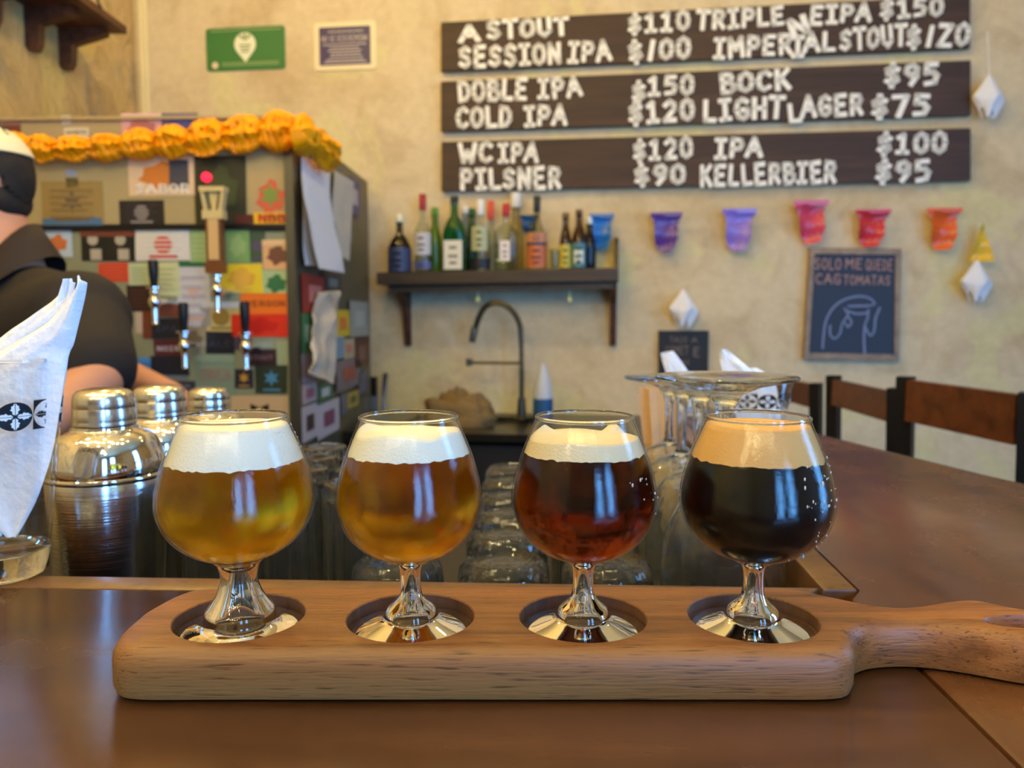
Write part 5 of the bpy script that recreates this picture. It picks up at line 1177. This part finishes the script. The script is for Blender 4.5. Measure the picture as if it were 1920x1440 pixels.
# taps on the cooler front
def tap(label, hx, hy0, hy1, wood_=False):
    Yo = -0.085; a_ = fz(hx, hy0, Yo); b_ = fz(hx, hy1, Yo); t = thing('beer_tap', label, 'beer tap', FR.M @ Vector((b_.x, Yo, b_.z)), FR.rz, 'beer taps on the cooler'); H = a_.z-b_.z
    mb = MB(); mb.lathe([(0, 0.0), (0.009, 0.0), (0.012, -0.010), (0.009, -0.018), (0.014, -0.026), (0.016, -0.034), (0.013, -0.044), (0.008, -0.050), (0.0075, -0.085), (0.009, -0.090), (0.0065, -0.092), (0, -0.090)], n=20)
    mb.build('faucet', M_chrome, t)
    mb = MB(); mb.tube([(0, 0, -0.034), (0, 0.05, -0.034), (0, 0.081, -0.034)], [0.012, 0.010, 0.010], 14); mb.lathe([(0.0, 0), (0.02, 0), (0.02, 0.004), (0, 0.004)], (0, 0, 0), 20)
    me_ = mb.mesh('shank', M_chrome); link('shank', me_, t)
    if not wood_:
        mb = MB(); mb.lathe([(0, 0), (0.006, 0.0), (0.009, H*0.15), (0.012, H*0.5), (0.013, H*0.9), (0.010, H), (0, H)], n=16); mb.build('handle', M_black, t)
    else:
        k = H
        mb = MB(); mb.box((0, 0, k*0.40), (0.040, 0.022, k*0.52)); mb.box((0, 0, k*0.10), (0.046, 0.028, k*0.12)); mb.build('handle', mat('tap_wood', C(112, 66, 30), 0.4, var=0.3, bscale=30), t)
        mb = MB(); mb.box((0, -0.0115, k*0.42), (0.026, 0.004, k*0.46)); mb.build('pale_inlay', mat('tap_inlay', C(206, 168, 108), 0.4), t)
        M_br = mat('pale_brass', C(206, 186, 128), 0.4, 0.2)
        mb = MB(); mb.box((0, 0, k*0.70), (0.052, 0.03, 0.022)); mb.box((0, 0, k*0.985), (0.064, 0.03, 0.012))
        for s_ in (-1, 1): mb.prism([(s_*0.018-0.004, -0.012, k*0.73), (s_*0.018+0.004, -0.012, k*0.73), (s_*0.027+0.004, -0.012, k*0.98), (s_*0.027-0.004, -0.012, k*0.98)], (0, 0.024, 0))
        mb.prism([(-0.004, -0.004, k*0.73), (0.004, -0.004, k*0.73), (0.012, -0.004, k*0.97), (-0.012, -0.004, k*0.97)], (0, 0.01, 0)); mb.build('lantern_top', M_br, t)
    return t
tap('black-handled beer tap nearest the bartender', 289, 487, 541); tap('black-handled beer tap hanging lower, just right of the bartender', 345, 567, 624)
tap('beer tap with the tall carved wooden handle', 406, 353, 519, True); tap('black-handled beer tap farthest right on the cooler', 460, 565, 626)

# orange tissue garland along the top of the cooler
gar = thing('tissue_garland', 'orange honeycomb tissue garland draped along the cooler top', 'garland', FR.o, FR.rz)
M_or = mat('orange_tissue', C(255, 158, 0), 0.5, spec=0.3, var=0.12, bscale=60)
def ruffle(p0, p1, drop, rise, seed, nrm):
    p0, p1 = Vector(p0), Vector(p1); mb = MB(); N, Mr = 28, 10; vs = []; fs = []
    for s_ in (0, 1):
        for j in range(Mr+1):
            v = j/Mr
            for i in range(N+1):
                u = i/N; arch = math.sin(PI*min(max(u, 0), 1)); arch = arch**0.38
                c = p0.lerp(p1, u); zt = rise*arch; zb = -drop*arch-0.004
                z = zt+(zb-zt)*v; puff = arch*math.sin(PI*v)*0.035*(1+0.5*noise.noise(Vector((u*5, v*4, seed))))
                pl = 0.0035*math.sin(u*N*1.3+math.sin(v*5)*2)*arch + 0.006*math.sin(v*17+seed)
                q = c + Vector(nrm)*(puff+pl+(0.0 if s_ == 0 else -0.012)) + Vector((0, 0, z + 0.005*noise.noise(Vector((u*8, v*3, seed+2))))); vs.append(q)
    W = N+1; S = W*(Mr+1)
    for j in range(Mr):
        for i in range(N):
            if (i % 4 == 2 and j in (3, 6) and (i//4+j) % 2 == 0): continue
            a_ = j*W+i; fs.append((a_, a_+1, a_+W+1, a_+W)); fs.append((a_+S, a_+W+S, a_+W+1+S, a_+1+S))
    for i in range(N): fs.append((i, i+S, i+1+S, i+1)); a_ = Mr*W+i; fs.append((a_, a_+1, a_+1+S, a_+S))
    mb.add(vs, fs); mb.build('tissue_fan', M_or, gar, ang=50)
gp = [(-30, 262), (12, 268), (52, 277), (104, 279), (166, 278), (228, 273), (290, 268), (352, 263), (420, 254), (488, 248), (552, 243)]
for k, (a_, b_) in enumerate(zip(gp, gp[1:])):
    q0, q1 = fz(a_[0]-5, a_[1], -0.045), fz(b_[0]+5, b_[1], -0.045)
    h_ = [22, 21, 21, 21, 22, 24, 26, 30, 32, 33][k]*0.00148
    ruffle(q0, q1, h_*0.95, h_*1.1, k*1.3, (0, -1, 0))
sp2 = [(556, 243), (588, 262), (628, 300)]
for k, (a_, b_) in enumerate(zip(sp2, sp2[1:])):
    q0, q1 = fr_side(*a_, 0.045), fr_side(*b_, 0.045); ruffle(q0, q1, 0.05, 0.05, 20+k, (1, 0, 0))

# ------------------------------------------------------------------ SINK COUNTER WITH FAUCET
sk = thing('sink_counter', 'dark sink counter along the back wall', 'sink', WALL.o, WALL.rz)
SZ = 0.84; sx0 = WALL.front(690, 830, -0.3).x; sx1 = WALL.front(1230, 830, -0.3).x
mb = MB(); mb.box(((sx0+sx1)/2, -0.27, SZ/2-0.02), (sx1-sx0-0.02, 0.50, SZ-0.04)); mb.build('cabinet', M_dark, sk)
mb = MB()
bx0, bx1 = WALL.front(760, 830, -0.3).x, WALL.front(1010, 830, -0.3).x
for c, d in (((sx0+bx0)/2, bx0-sx0), ((bx1+sx1)/2, sx1-bx1)): mb.box((c, -0.28, SZ-0.01), (d, 0.55, 0.025))
mb.box(((bx0+bx1)/2, -0.50, SZ-0.01), (bx1-bx0, 0.10, 0.025)); mb.box(((bx0+bx1)/2, -0.06, SZ-0.01), (bx1-bx0, 0.11, 0.025)); mb.build('worktop', mat('dark_steel_top', C(60, 58, 52), 0.3, 0.8), sk, merge=False)
mb = MB(); mb.box(((bx0+bx1)/2, -0.28, SZ-0.018), (bx1-bx0-0.01, 0.32, 0.006)); mb.build('basin_floor', mat('basin_steel', C(90, 86, 76), 0.3, 0.8), sk)
FO = -0.16
fc = thing('kitchen_faucet', 'arched spring kitchen faucet under the bottle shelf', 'faucet', WALL.M @ Vector((WALL.front(978, 760, FO).x, FO, SZ)), WALL.rz)
fx0 = WALL.front(978, 760, FO); rel = lambda px_, py_: WALL.front(px_, py_, FO) - Vector((fx0.x, FO, SZ))
M_fa = mat('faucet_metal', C(92, 86, 72), 0.3, 0.8)
mb = MB(); mb.lathe([(0, 0), (0.028, 0.0), (0.028, 0.006), (0.018, 0.015), (0.014, 0.08), (0.0, 0.081)], n=20); mb.tube([(0, 0, 0.02), (0, 0, rel(978, 700).z)], 0.009, 12); mb.build('riser', M_fa, fc)
arc = [Vector((0, 0, rel(978, 700).z)), rel(977, 640), rel(973, 605), rel(955, 578), rel(932, 567), rel(910, 575), rel(896, 600), rel(889, 625)]
cv = spline(arc, 12); mb = MB(); mb.tube(cv, 0.006, 8)
coil = []; L_ = len(cv)
for i in range(L_*5):
    f = i/(L_*5)*(L_-1); j = min(int(f), L_-2); p_ = cv[j].lerp(cv[j+1], f-j); t_ = (cv[j+1]-cv[j]).normalized(); n1 = t_.cross(Vector((0, 1, 0))).normalized(); an = i*1.35
    coil.append(p_ + (n1*math.cos(an)+Vector((0, 1, 0))*math.sin(an))*0.0105)
mb.tube(coil, 0.0022, 5); mb.build('spring_hose', M_fa, fc)
mb = MB(); e0, e1 = rel(889, 622), rel(885, 642); mb.tube([e0+Vector((0, 0, 0.02)), e0, e1], [0.010, 0.014, 0.012], 14); mb.build('spray_head', M_fa, fc)
mb = MB(); h0 = rel(880, 680); mb.tube([Vector((0, 0, h0.z)), Vector((h0.x, 0, h0.z))], 0.006, 10); mb.tube([Vector((h0.x, 0, h0.z-0.012)), Vector((h0.x, 0, h0.z+0.014))], 0.012, 12); mb.build('holder_arm', M_fa, fc)
q = WALL.front(1018, 780, -0.22); t = thing('spray_bottle', 'white bottle with blue base standing right of the faucet', 'bottle', WALL.M @ Vector((q.x, -0.22, SZ+0.0025)), WALL.rz)
ht = WALL.front(1018, 683, -0.22).z-SZ
mb = MB(); mb.lathe([(0, 0), (0.034, 0), (0.036, 0.005), (0.036, ht*0.40), (0, ht*0.40)], n=24); mb.build('blue_base', paint(40, 84, 128), t)
mb = MB(); mb.lathe([(0, ht*0.401), (0.0355, ht*0.401), (0.032, ht*0.6), (0.018, ht*0.86), (0.010, ht*0.96), (0.007, ht), (0, ht)], n=24); mb.build('white_body', paint(190, 192, 194), t)
q = WALL.front(860, 800, -0.25); t = thing('cleaning_cloth', 'crumpled brown cloth heaped in the sink', 'cloth', WALL.M @ Vector((q.x, -0.27, SZ-0.015)), WALL.rz)
mb = MB(); vs = []; fs = []; N, Mr = 40, 16
for j in range(Mr+1):
    for k in range(N):
        a_ = 2*PI*k/N; v = PI/2*j/Mr; rr_ = 1+0.30*noise.noise(Vector((math.cos(a_)*2*math.sin(v), math.sin(a_)*2, v*3)))+0.1*noise.noise(Vector((math.cos(a_)*6, math.sin(a_)*6, v*8)))
        vs.append((0.14*rr_*math.sin(v)*math.cos(a_), 0.09*rr_*math.sin(v)*math.sin(a_), 0.12*rr_*math.cos(v)))
for j in range(Mr):
    for k in range(N): l = (k+1) % N; fs.append((j*N+k, (j+1)*N+k, (j+1)*N+l, j*N+l))
fs.append(tuple(Mr*N+k for k in range(N))); mb.add(vs, fs); mb.build('cloth_folds', mat('brown_cloth', C(124, 100, 60), 0.9, bump=0.4, bscale=80, var=0.4), t, ang=80)
# knife handle block right of the cooler
t = thing('knife', 'black-handled knife standing by the wall right of the cooler', 'knife', WALL.M @ Vector((WALL.front(702, 770, -0.12).x, -0.12, SZ+0.0025)), WALL.rz)
zt = WALL.front(702, 708, -0.12).z-SZ
mb = MB(); mb.box((0, 0, zt*0.75), (0.022, 0.018, zt*0.5)); mb.build('handle', M_black, t); mb = MB(); mb.box((0, 0, zt*0.25), (0.03, 0.003, zt*0.5)); mb.build('blade', M_chrome, t)
t = thing('steel_knife', 'slim bright steel tool standing beside the black-handled knife', 'utensil', WALL.M @ Vector((WALL.front(718, 770, -0.10).x, -0.10, SZ+0.0025)), WALL.rz)
zt = WALL.front(718, 700, -0.1).z-SZ
mb = MB(); mb.tube([(0, 0, 0), (0.006, 0, zt*0.5), (0.014, 0, zt)], [0.006, 0.009, 0.012], 12); mb.build('shaft', M_chrome, t)

# ------------------------------------------------------------------ BAR STOOLS
def stool(label, pL, pR, zt, hs, hb, post=0.036):
    """pL, pR: world xy of the two back posts; zt top z of posts; slat from hb up to hs"""
    a_, b_ = Vector((*pL, 0)), Vector((*pR, 0)); ax = (b_-a_); Wd = ax.length; ang = math.atan2(ax.y, ax.x)
    t = thing('bar_stool', label, 'bar stool', (a_+b_)/2, ang, 'bar stools along the side bar')
    for s_ in (-1, 1):
        mb = MB(); mb.tube([(s_*Wd/2, -0.02, 0.012), (s_*Wd/2, -0.01, 0.7), (s_*Wd/2, 0, zt)], post*0.5*1.15, 4); me_ = mb.mesh('back_post', M_black, ang=30); link('back_post', me_, t)
    ix = Wd/2 - post*0.5
    mb = MB(); mb.box((0, 0, (hs+hb)/2), (ix*2, 0.020, hs-hb)); mb.build('back_slat', M_stoolwood, t)
    mb = MB(); mb.box((0, 0.20, 0.735), (Wd+0.02, 0.36, 0.04)); mb.build('seat', M_stoolwood, t)
    for s_ in (-1, 1):
        mb = MB(); mb.tube([(s_*Wd/2, 0.36, 0.0), (s_*Wd/2, 0.36, 0.715)], post*0.5, 4); mb.build('front_leg', M_black, t)
    mb = MB(); mb.box((0, 0.36, 0.25), (Wd-0.03, 0.02, 0.02)); mb.box((0, -0.015, 0.30), (Wd-0.03, 0.02, 0.02)); mb.build('foot_rail', M_black, t)
    return t
def pxz(px, py, Y): q = at(px, py, Y); return q
def st(label, Rp, Lp, YR, YL, topR, botR, topPost):
    R_ = at(Rp, topR, YR); L2 = at(Lp, topR, YL); hb = at(Rp, botR, YR).z; return stool(label, (R_.x, R_.y), (L2.x, L2.y), at(Lp, topPost, YL).z, R_.z, hb)
st('bar stool with a brown back slat, nearest, at the right edge', 1932, 1697, 1.18, 1.50, 742, 838, 706)
st('bar stool with a brown back slat, middle of the three', 1680, 1562, 1.66, 2.02, 736, 793, 704)
st('bar stool with a brown back slat, farthest, beside the napkin glass', 1530, 1452, 2.22, 2.56, 722, 766, 702)

# ------------------------------------------------------------------ BARTENDER
PY = 1.46
per = thing('person', 'bearded man in a dark polo shirt and pale cap, turned left behind the bar', 'person', (at(40, 700, PY).x, PY, 0))
po = Vector(per.location)
hc = at(-60, 348, PY)-po          # head centre
M_skin = mat('skin', C(196, 138, 108), 0.55, sss=0.0, var=0.08, bscale=20); M_hair = mat('dark_hair', C(34, 26, 20), 0.8, bump=0.6, bscale=160); M_beard = mat('beard', C(36, 28, 26), 0.9, bump=0.6, bscale=200)
M_shirt = mat('dark_shirt', C(30, 26, 28), 0.85, bump=0.15, bscale=30); M_cap = mat('pale_cap', C(232, 214, 170), 0.8); M_trous = mat('dark_trousers', C(34, 36, 46), 0.85)
def capsule(mb, a_, b_, ra, rb, n=16, k=8): 
    a_, b_ = Vector(a_), Vector(b_); mb.tube([a_.lerp(b_, i/k) for i in range(k+1)], [ra+(rb-ra)*i/k for i in range(k+1)], n); mb.ell(a_, (ra, ra, ra), n, 8); mb.ell(b_, (rb, rb, rb), n, 8)
def fuse(mb, name, mt, parent, vox=0.008, sm=6): 
    me_ = mb.mesh(name, mt, smooth=False, merge=False)
    me2 = baked(me_, name, mt, mods=[('REMESH', dict(mode='VOXEL', voxel_size=vox)), ('SMOOTH', dict(iterations=sm, factor=0.5))])
    me2.name = name; return link(name, me2, parent)
# key joints (local, floor at z=0): he faces -x, leaning a little forward
F = Vector((-1, 0, 0))
neckb = at(16, 522, PY)-po; 
shN = at(150, 598, PY-0.17)-po; shF = Vector((shN.x-0.20, 0.19, shN.z+0.02))     # near and far shoulders
elN = at(178, 712, PY-0.30)-po; wrN = at(60, 815, PY-0.40)-po
chest = Vector((0.02, 0, neckb.z-0.22)); pelv = Vector((0.06, 0, 0.95))
body = MB()
body.ell(hc+Vector((0.012, 0, 0.02)), (0.094, 0.074, 0.100), 28, 18)
body.ell(hc+Vector((-0.040, 0, -0.055)), (0.056, 0.055, 0.062), 22, 14)
body.ell(hc+Vector((-0.085, 0, -0.02)), (0.016, 0.013, 0.024), 12, 8); body.ell(hc+Vector((-0.098, 0, -0.034)), (0.014, 0.014, 0.010), 12, 8)
body.ell(hc+Vector((-0.088, 0, -0.066)), (0.012, 0.024, 0.010), 12, 8)
body.ell(hc+Vector((-0.080, 0, 0.030)), (0.016, 0.045, 0.012), 12, 8)
for s_ in (-1, 1):
    body.ell(hc+Vector((0.046, s_*0.076, -0.004)), (0.017, 0.010, 0.031), 14, 10)
    body.ell(hc+Vector((0.040, s_*0.076, -0.028)), (0.010, 0.008, 0.012), 10, 8)
capsule(body, hc+Vector((0.036, 0, -0.06)), neckb+Vector((-0.005, 0, 0.0)), 0.060, 0.072); capsule(body, hc+Vector((0.0, 0, -0.09)), neckb+Vector((-0.055, 0, -0.03)), 0.052, 0.060)
capsule(body, neckb+Vector((0, 0, -0.06)), chest, 0.09, 0.13); capsule(body, chest, pelv, 0.13, 0.14)
for s_, sh_2, el, wr in ((-1, shN, elN, wrN), (1, shF, Vector((shF.x-0.02, 0.26, elN.z)), Vector((wrN.x-0.05, 0.16, wrN.z)))):
    capsule(body, sh_2, chest+Vector((0, 0, 0.12)), 0.055, 0.08); capsule(body, sh_2, el, 0.050, 0.042); capsule(body, el, wr, 0.041, 0.027)
    fd = (wr-el).normalized(); pal = wr+fd*0.05; sd = Vector((0, 0, 1)).cross(fd).normalized()
    body.ell(pal, (0.045, 0.034, 0.018), 16, 10, rot=fd.to_track_quat('X', 'Z').to_matrix())
    for i, (o_, ln) in enumerate(((-0.026, 0.062), (-0.009, 0.074), (0.009, 0.070), (0.026, 0.055))):
        b0 = pal+fd*0.03+sd*o_; capsule(body, b0, b0+fd*ln*0.5+Vector((0, 0, -0.006)), 0.0095, 0.0088, 8, 3); capsule(body, b0+fd*ln*0.5+Vector((0, 0, -0.006)), b0+fd*ln*0.85+Vector((0, 0, -0.03)), 0.0088, 0.0078, 8, 3)
    tb_ = wr+fd*0.03+sd*(0.030*s_); capsule(body, tb_, tb_+fd*0.035+sd*0.022*s_+Vector((0, 0, -0.015)), 0.012, 0.009, 8, 3)
for s_ in (-1, 1):
    capsule(body, pelv+Vector((0, s_*0.09, 0)), Vector((0.04, s_*0.10, 0.50)), 0.085, 0.058); capsule(body, Vector((0.04, s_*0.10, 0.50)), Vector((0.07, s_*0.10, 0.09)), 0.055, 0.038)
fuse(body, 'body', M_skin, per, 0.007, 5)
# hair: cap of the skull down to the nape
def shell(center, rad, keep, th, name, mt, nn=64, mm=40, bumpy=0.0, sd_=0):
    vs = []; fs = []; ok = []
    for i in range(mm+1):
        t_ = PI*i/mm
        for k in range(nn):
            p_ = 2*PI*k/nn; d = Vector((math.sin(t_)*math.cos(p_), math.sin(t_)*math.sin(p_), math.cos(t_)))
            j = 1+bumpy*noise.noise(d*7+Vector((sd_, 0, 0))); vs.append(Vector((d.x*rad[0]*j, d.y*rad[1]*j, d.z*rad[2]*j))); 
    n0 = len(vs); vs2 = [v*(1-th) for v in vs]
    cells = {(i, k) for i in range(mm) for k in range(nn) if keep(sum((vs[i*nn+k], vs[i*nn+(k+1) % nn], vs[(i+1)*nn+k], vs[(i+1)*nn+(k+1) % nn]), Vector())/4)}
    for i, k in cells:
        l = (k+1) % nn; a_, b_, c_, d_ = i*nn+k, i*nn+l, (i+1)*nn+l, (i+1)*nn+k
        fs.append((a_, d_, c_, b_)); fs.append((a_+n0, b_+n0, c_+n0, d_+n0))
        for di, dk, e0, e1 in ((-1, 0, a_, b_), (1, 0, c_, d_), (0, -1, d_, a_), (0, 1, b_, c_)):
            if (i+di, (k+dk) % nn) not in cells: fs.append((e0, e1, e1+n0, e0+n0))
    mb = MB(); mb.add([v+center for v in vs+vs2], fs); return mb.build(name, mt, per, ang=80)
hcen = hc+Vector((0.014, 0, 0.018))
shell(hcen, (0.102, 0.083, 0.108), lambda v: (v.z > 0.035 and v.x > -0.075) or (v.z > -0.055 and v.x > 0.072 + (0.035-v.z)*0.22), 0.12, 'hair', M_hair, bumpy=0.03)
hn = MB(); hn.ell(hc+Vector((0.082, 0, -0.028)), (0.022, 0.050, 0.034), 20, 14); hn.build('nape_hair', M_hair, per)
shell(hcen+Vector((-0.006, 0, 0.006)), (0.112, 0.092, 0.100), lambda v: v.z > 0.034, 0.06, 'cap', M_cap)
mb = MB(); mb.add(*(lambda V, Fc: (V, Fc))([hcen+Vector((-0.10-0.07*math.sin(a_)*r_, 0.075*math.cos(a_)*1.0, 0.045-0.012*r_-dz)) for dz in (0, 0.003) for r_ in (0, 1) for a_ in [PI*k/12 for k in range(13)]],
    [(k, k+1, 13+k+1, 13+k) for k in range(12)] + [(26+k, 39+k, 39+k+1, 26+k+1) for k in range(12)] + [(13+k, 13+k+1, 39+k+1, 39+k) for k in range(12)])); mb.build('cap_peak', M_cap, per)
bd = MB(); bd.ell(hc+Vector((-0.048, 0, -0.082)), (0.056, 0.060, 0.050), 24, 16); bd.ell(hc+Vector((-0.030, 0, -0.070)), (0.042, 0.067, 0.045), 24, 16); bd.ell(hc+Vector((-0.085, 0, -0.052)), (0.016, 0.034, 0.008), 14, 8)
bd.ell(hc+Vector((-0.010, 0, -0.085)), (0.056, 0.068, 0.040), 24, 16)
fuse(bd, 'beard', M_beard, per, 0.006, 2)
for s_ in (-1, 1):
    mb = MB(); mb.ell(hc+Vector((-0.078, s_*0.030, 0.010)), (0.010, 0.011, 0.010), 14, 10); ey = mb.build('eye', mat('eye_white', C(226, 222, 216), 0.2), per)
    mb = MB(); mb.ell(hc+Vector((-0.086, s_*0.030, 0.010)), (0.003, 0.005, 0.005), 10, 8); mb.build('iris', mat('iris', C(40, 26, 18), 0.2), ey)
# shirt
sh = MB()
capsule(sh, neckb+Vector((0.035, 0, -0.080)), chest, 0.105, 0.150, 24); capsule(sh, chest, pelv+Vector((0, 0, -0.02)), 0.150, 0.158, 24)
for sh_2, el in ((shN, elN), (shF, Vector((shF.x-0.02, 0.26, elN.z)))):
    capsule(sh, sh_2, chest+Vector((0, 0, 0.10)), 0.082, 0.11, 20); capsule(sh, sh_2, sh_2.lerp(el, 0.80), 0.074, 0.066, 20); capsule(sh, sh_2, neckb+Vector((0.045, 0, -0.040)), 0.07, 0.066, 20)
sh.ell(neckb+Vector((0.016, 0, -0.050)), (0.105, 0.098, 0.052), 28, 14)
fuse(sh, 'shirt', M_shirt, per, 0.008, 5)
# collar
mb = MB(); N = 28; vs = []; fs = []
for r_, z_ in ((0.074, 0.030), (0.094, -0.004), (0.110, -0.030), (0.104, -0.030), (0.086, -0.004), (0.069, 0.030)):
    for k in range(N): a_ = 2*PI*k/N; vs.append(neckb+Vector((r_*math.cos(a_)*1.02-0.018, r_*math.sin(a_), z_-0.034+0.105*math.cos(a_))))
for j in range(6):
    for k in range(N): l = (k+1) % N; fs.append((j*N+k, j*N+l, ((j+1) % 6)*N+l, ((j+1) % 6)*N+k))
mb.add(vs, fs); mb.build('collar', mat('collar', C(44, 34, 30), 0.85), per, ang=80)
tr = MB()
for s_ in (-1, 1):
    capsule(tr, pelv+Vector((0, s_*0.085, 0.0)), Vector((0.04, s_*0.10, 0.50)), 0.105, 0.076, 20); capsule(tr, Vector((0.04, s_*0.10, 0.50)), Vector((0.07, s_*0.10, 0.08)), 0.074, 0.062, 20)
capsule(tr, pelv+Vector((0, -0.03, 0.02)), pelv+Vector((0, 0.03, 0.02)), 0.145, 0.145, 20)
fuse(tr, 'trousers', M_trous, per, 0.01, 3)
for s_ in (-1, 1):
    mb = MB(); mb.ell((0.03, s_*0.10, 0.045), (0.14, 0.048, 0.045), 20, 12); mb.box((0.03, s_*0.10, 0.010), (0.26, 0.088, 0.02)); mb.build('shoe', M_black, per)
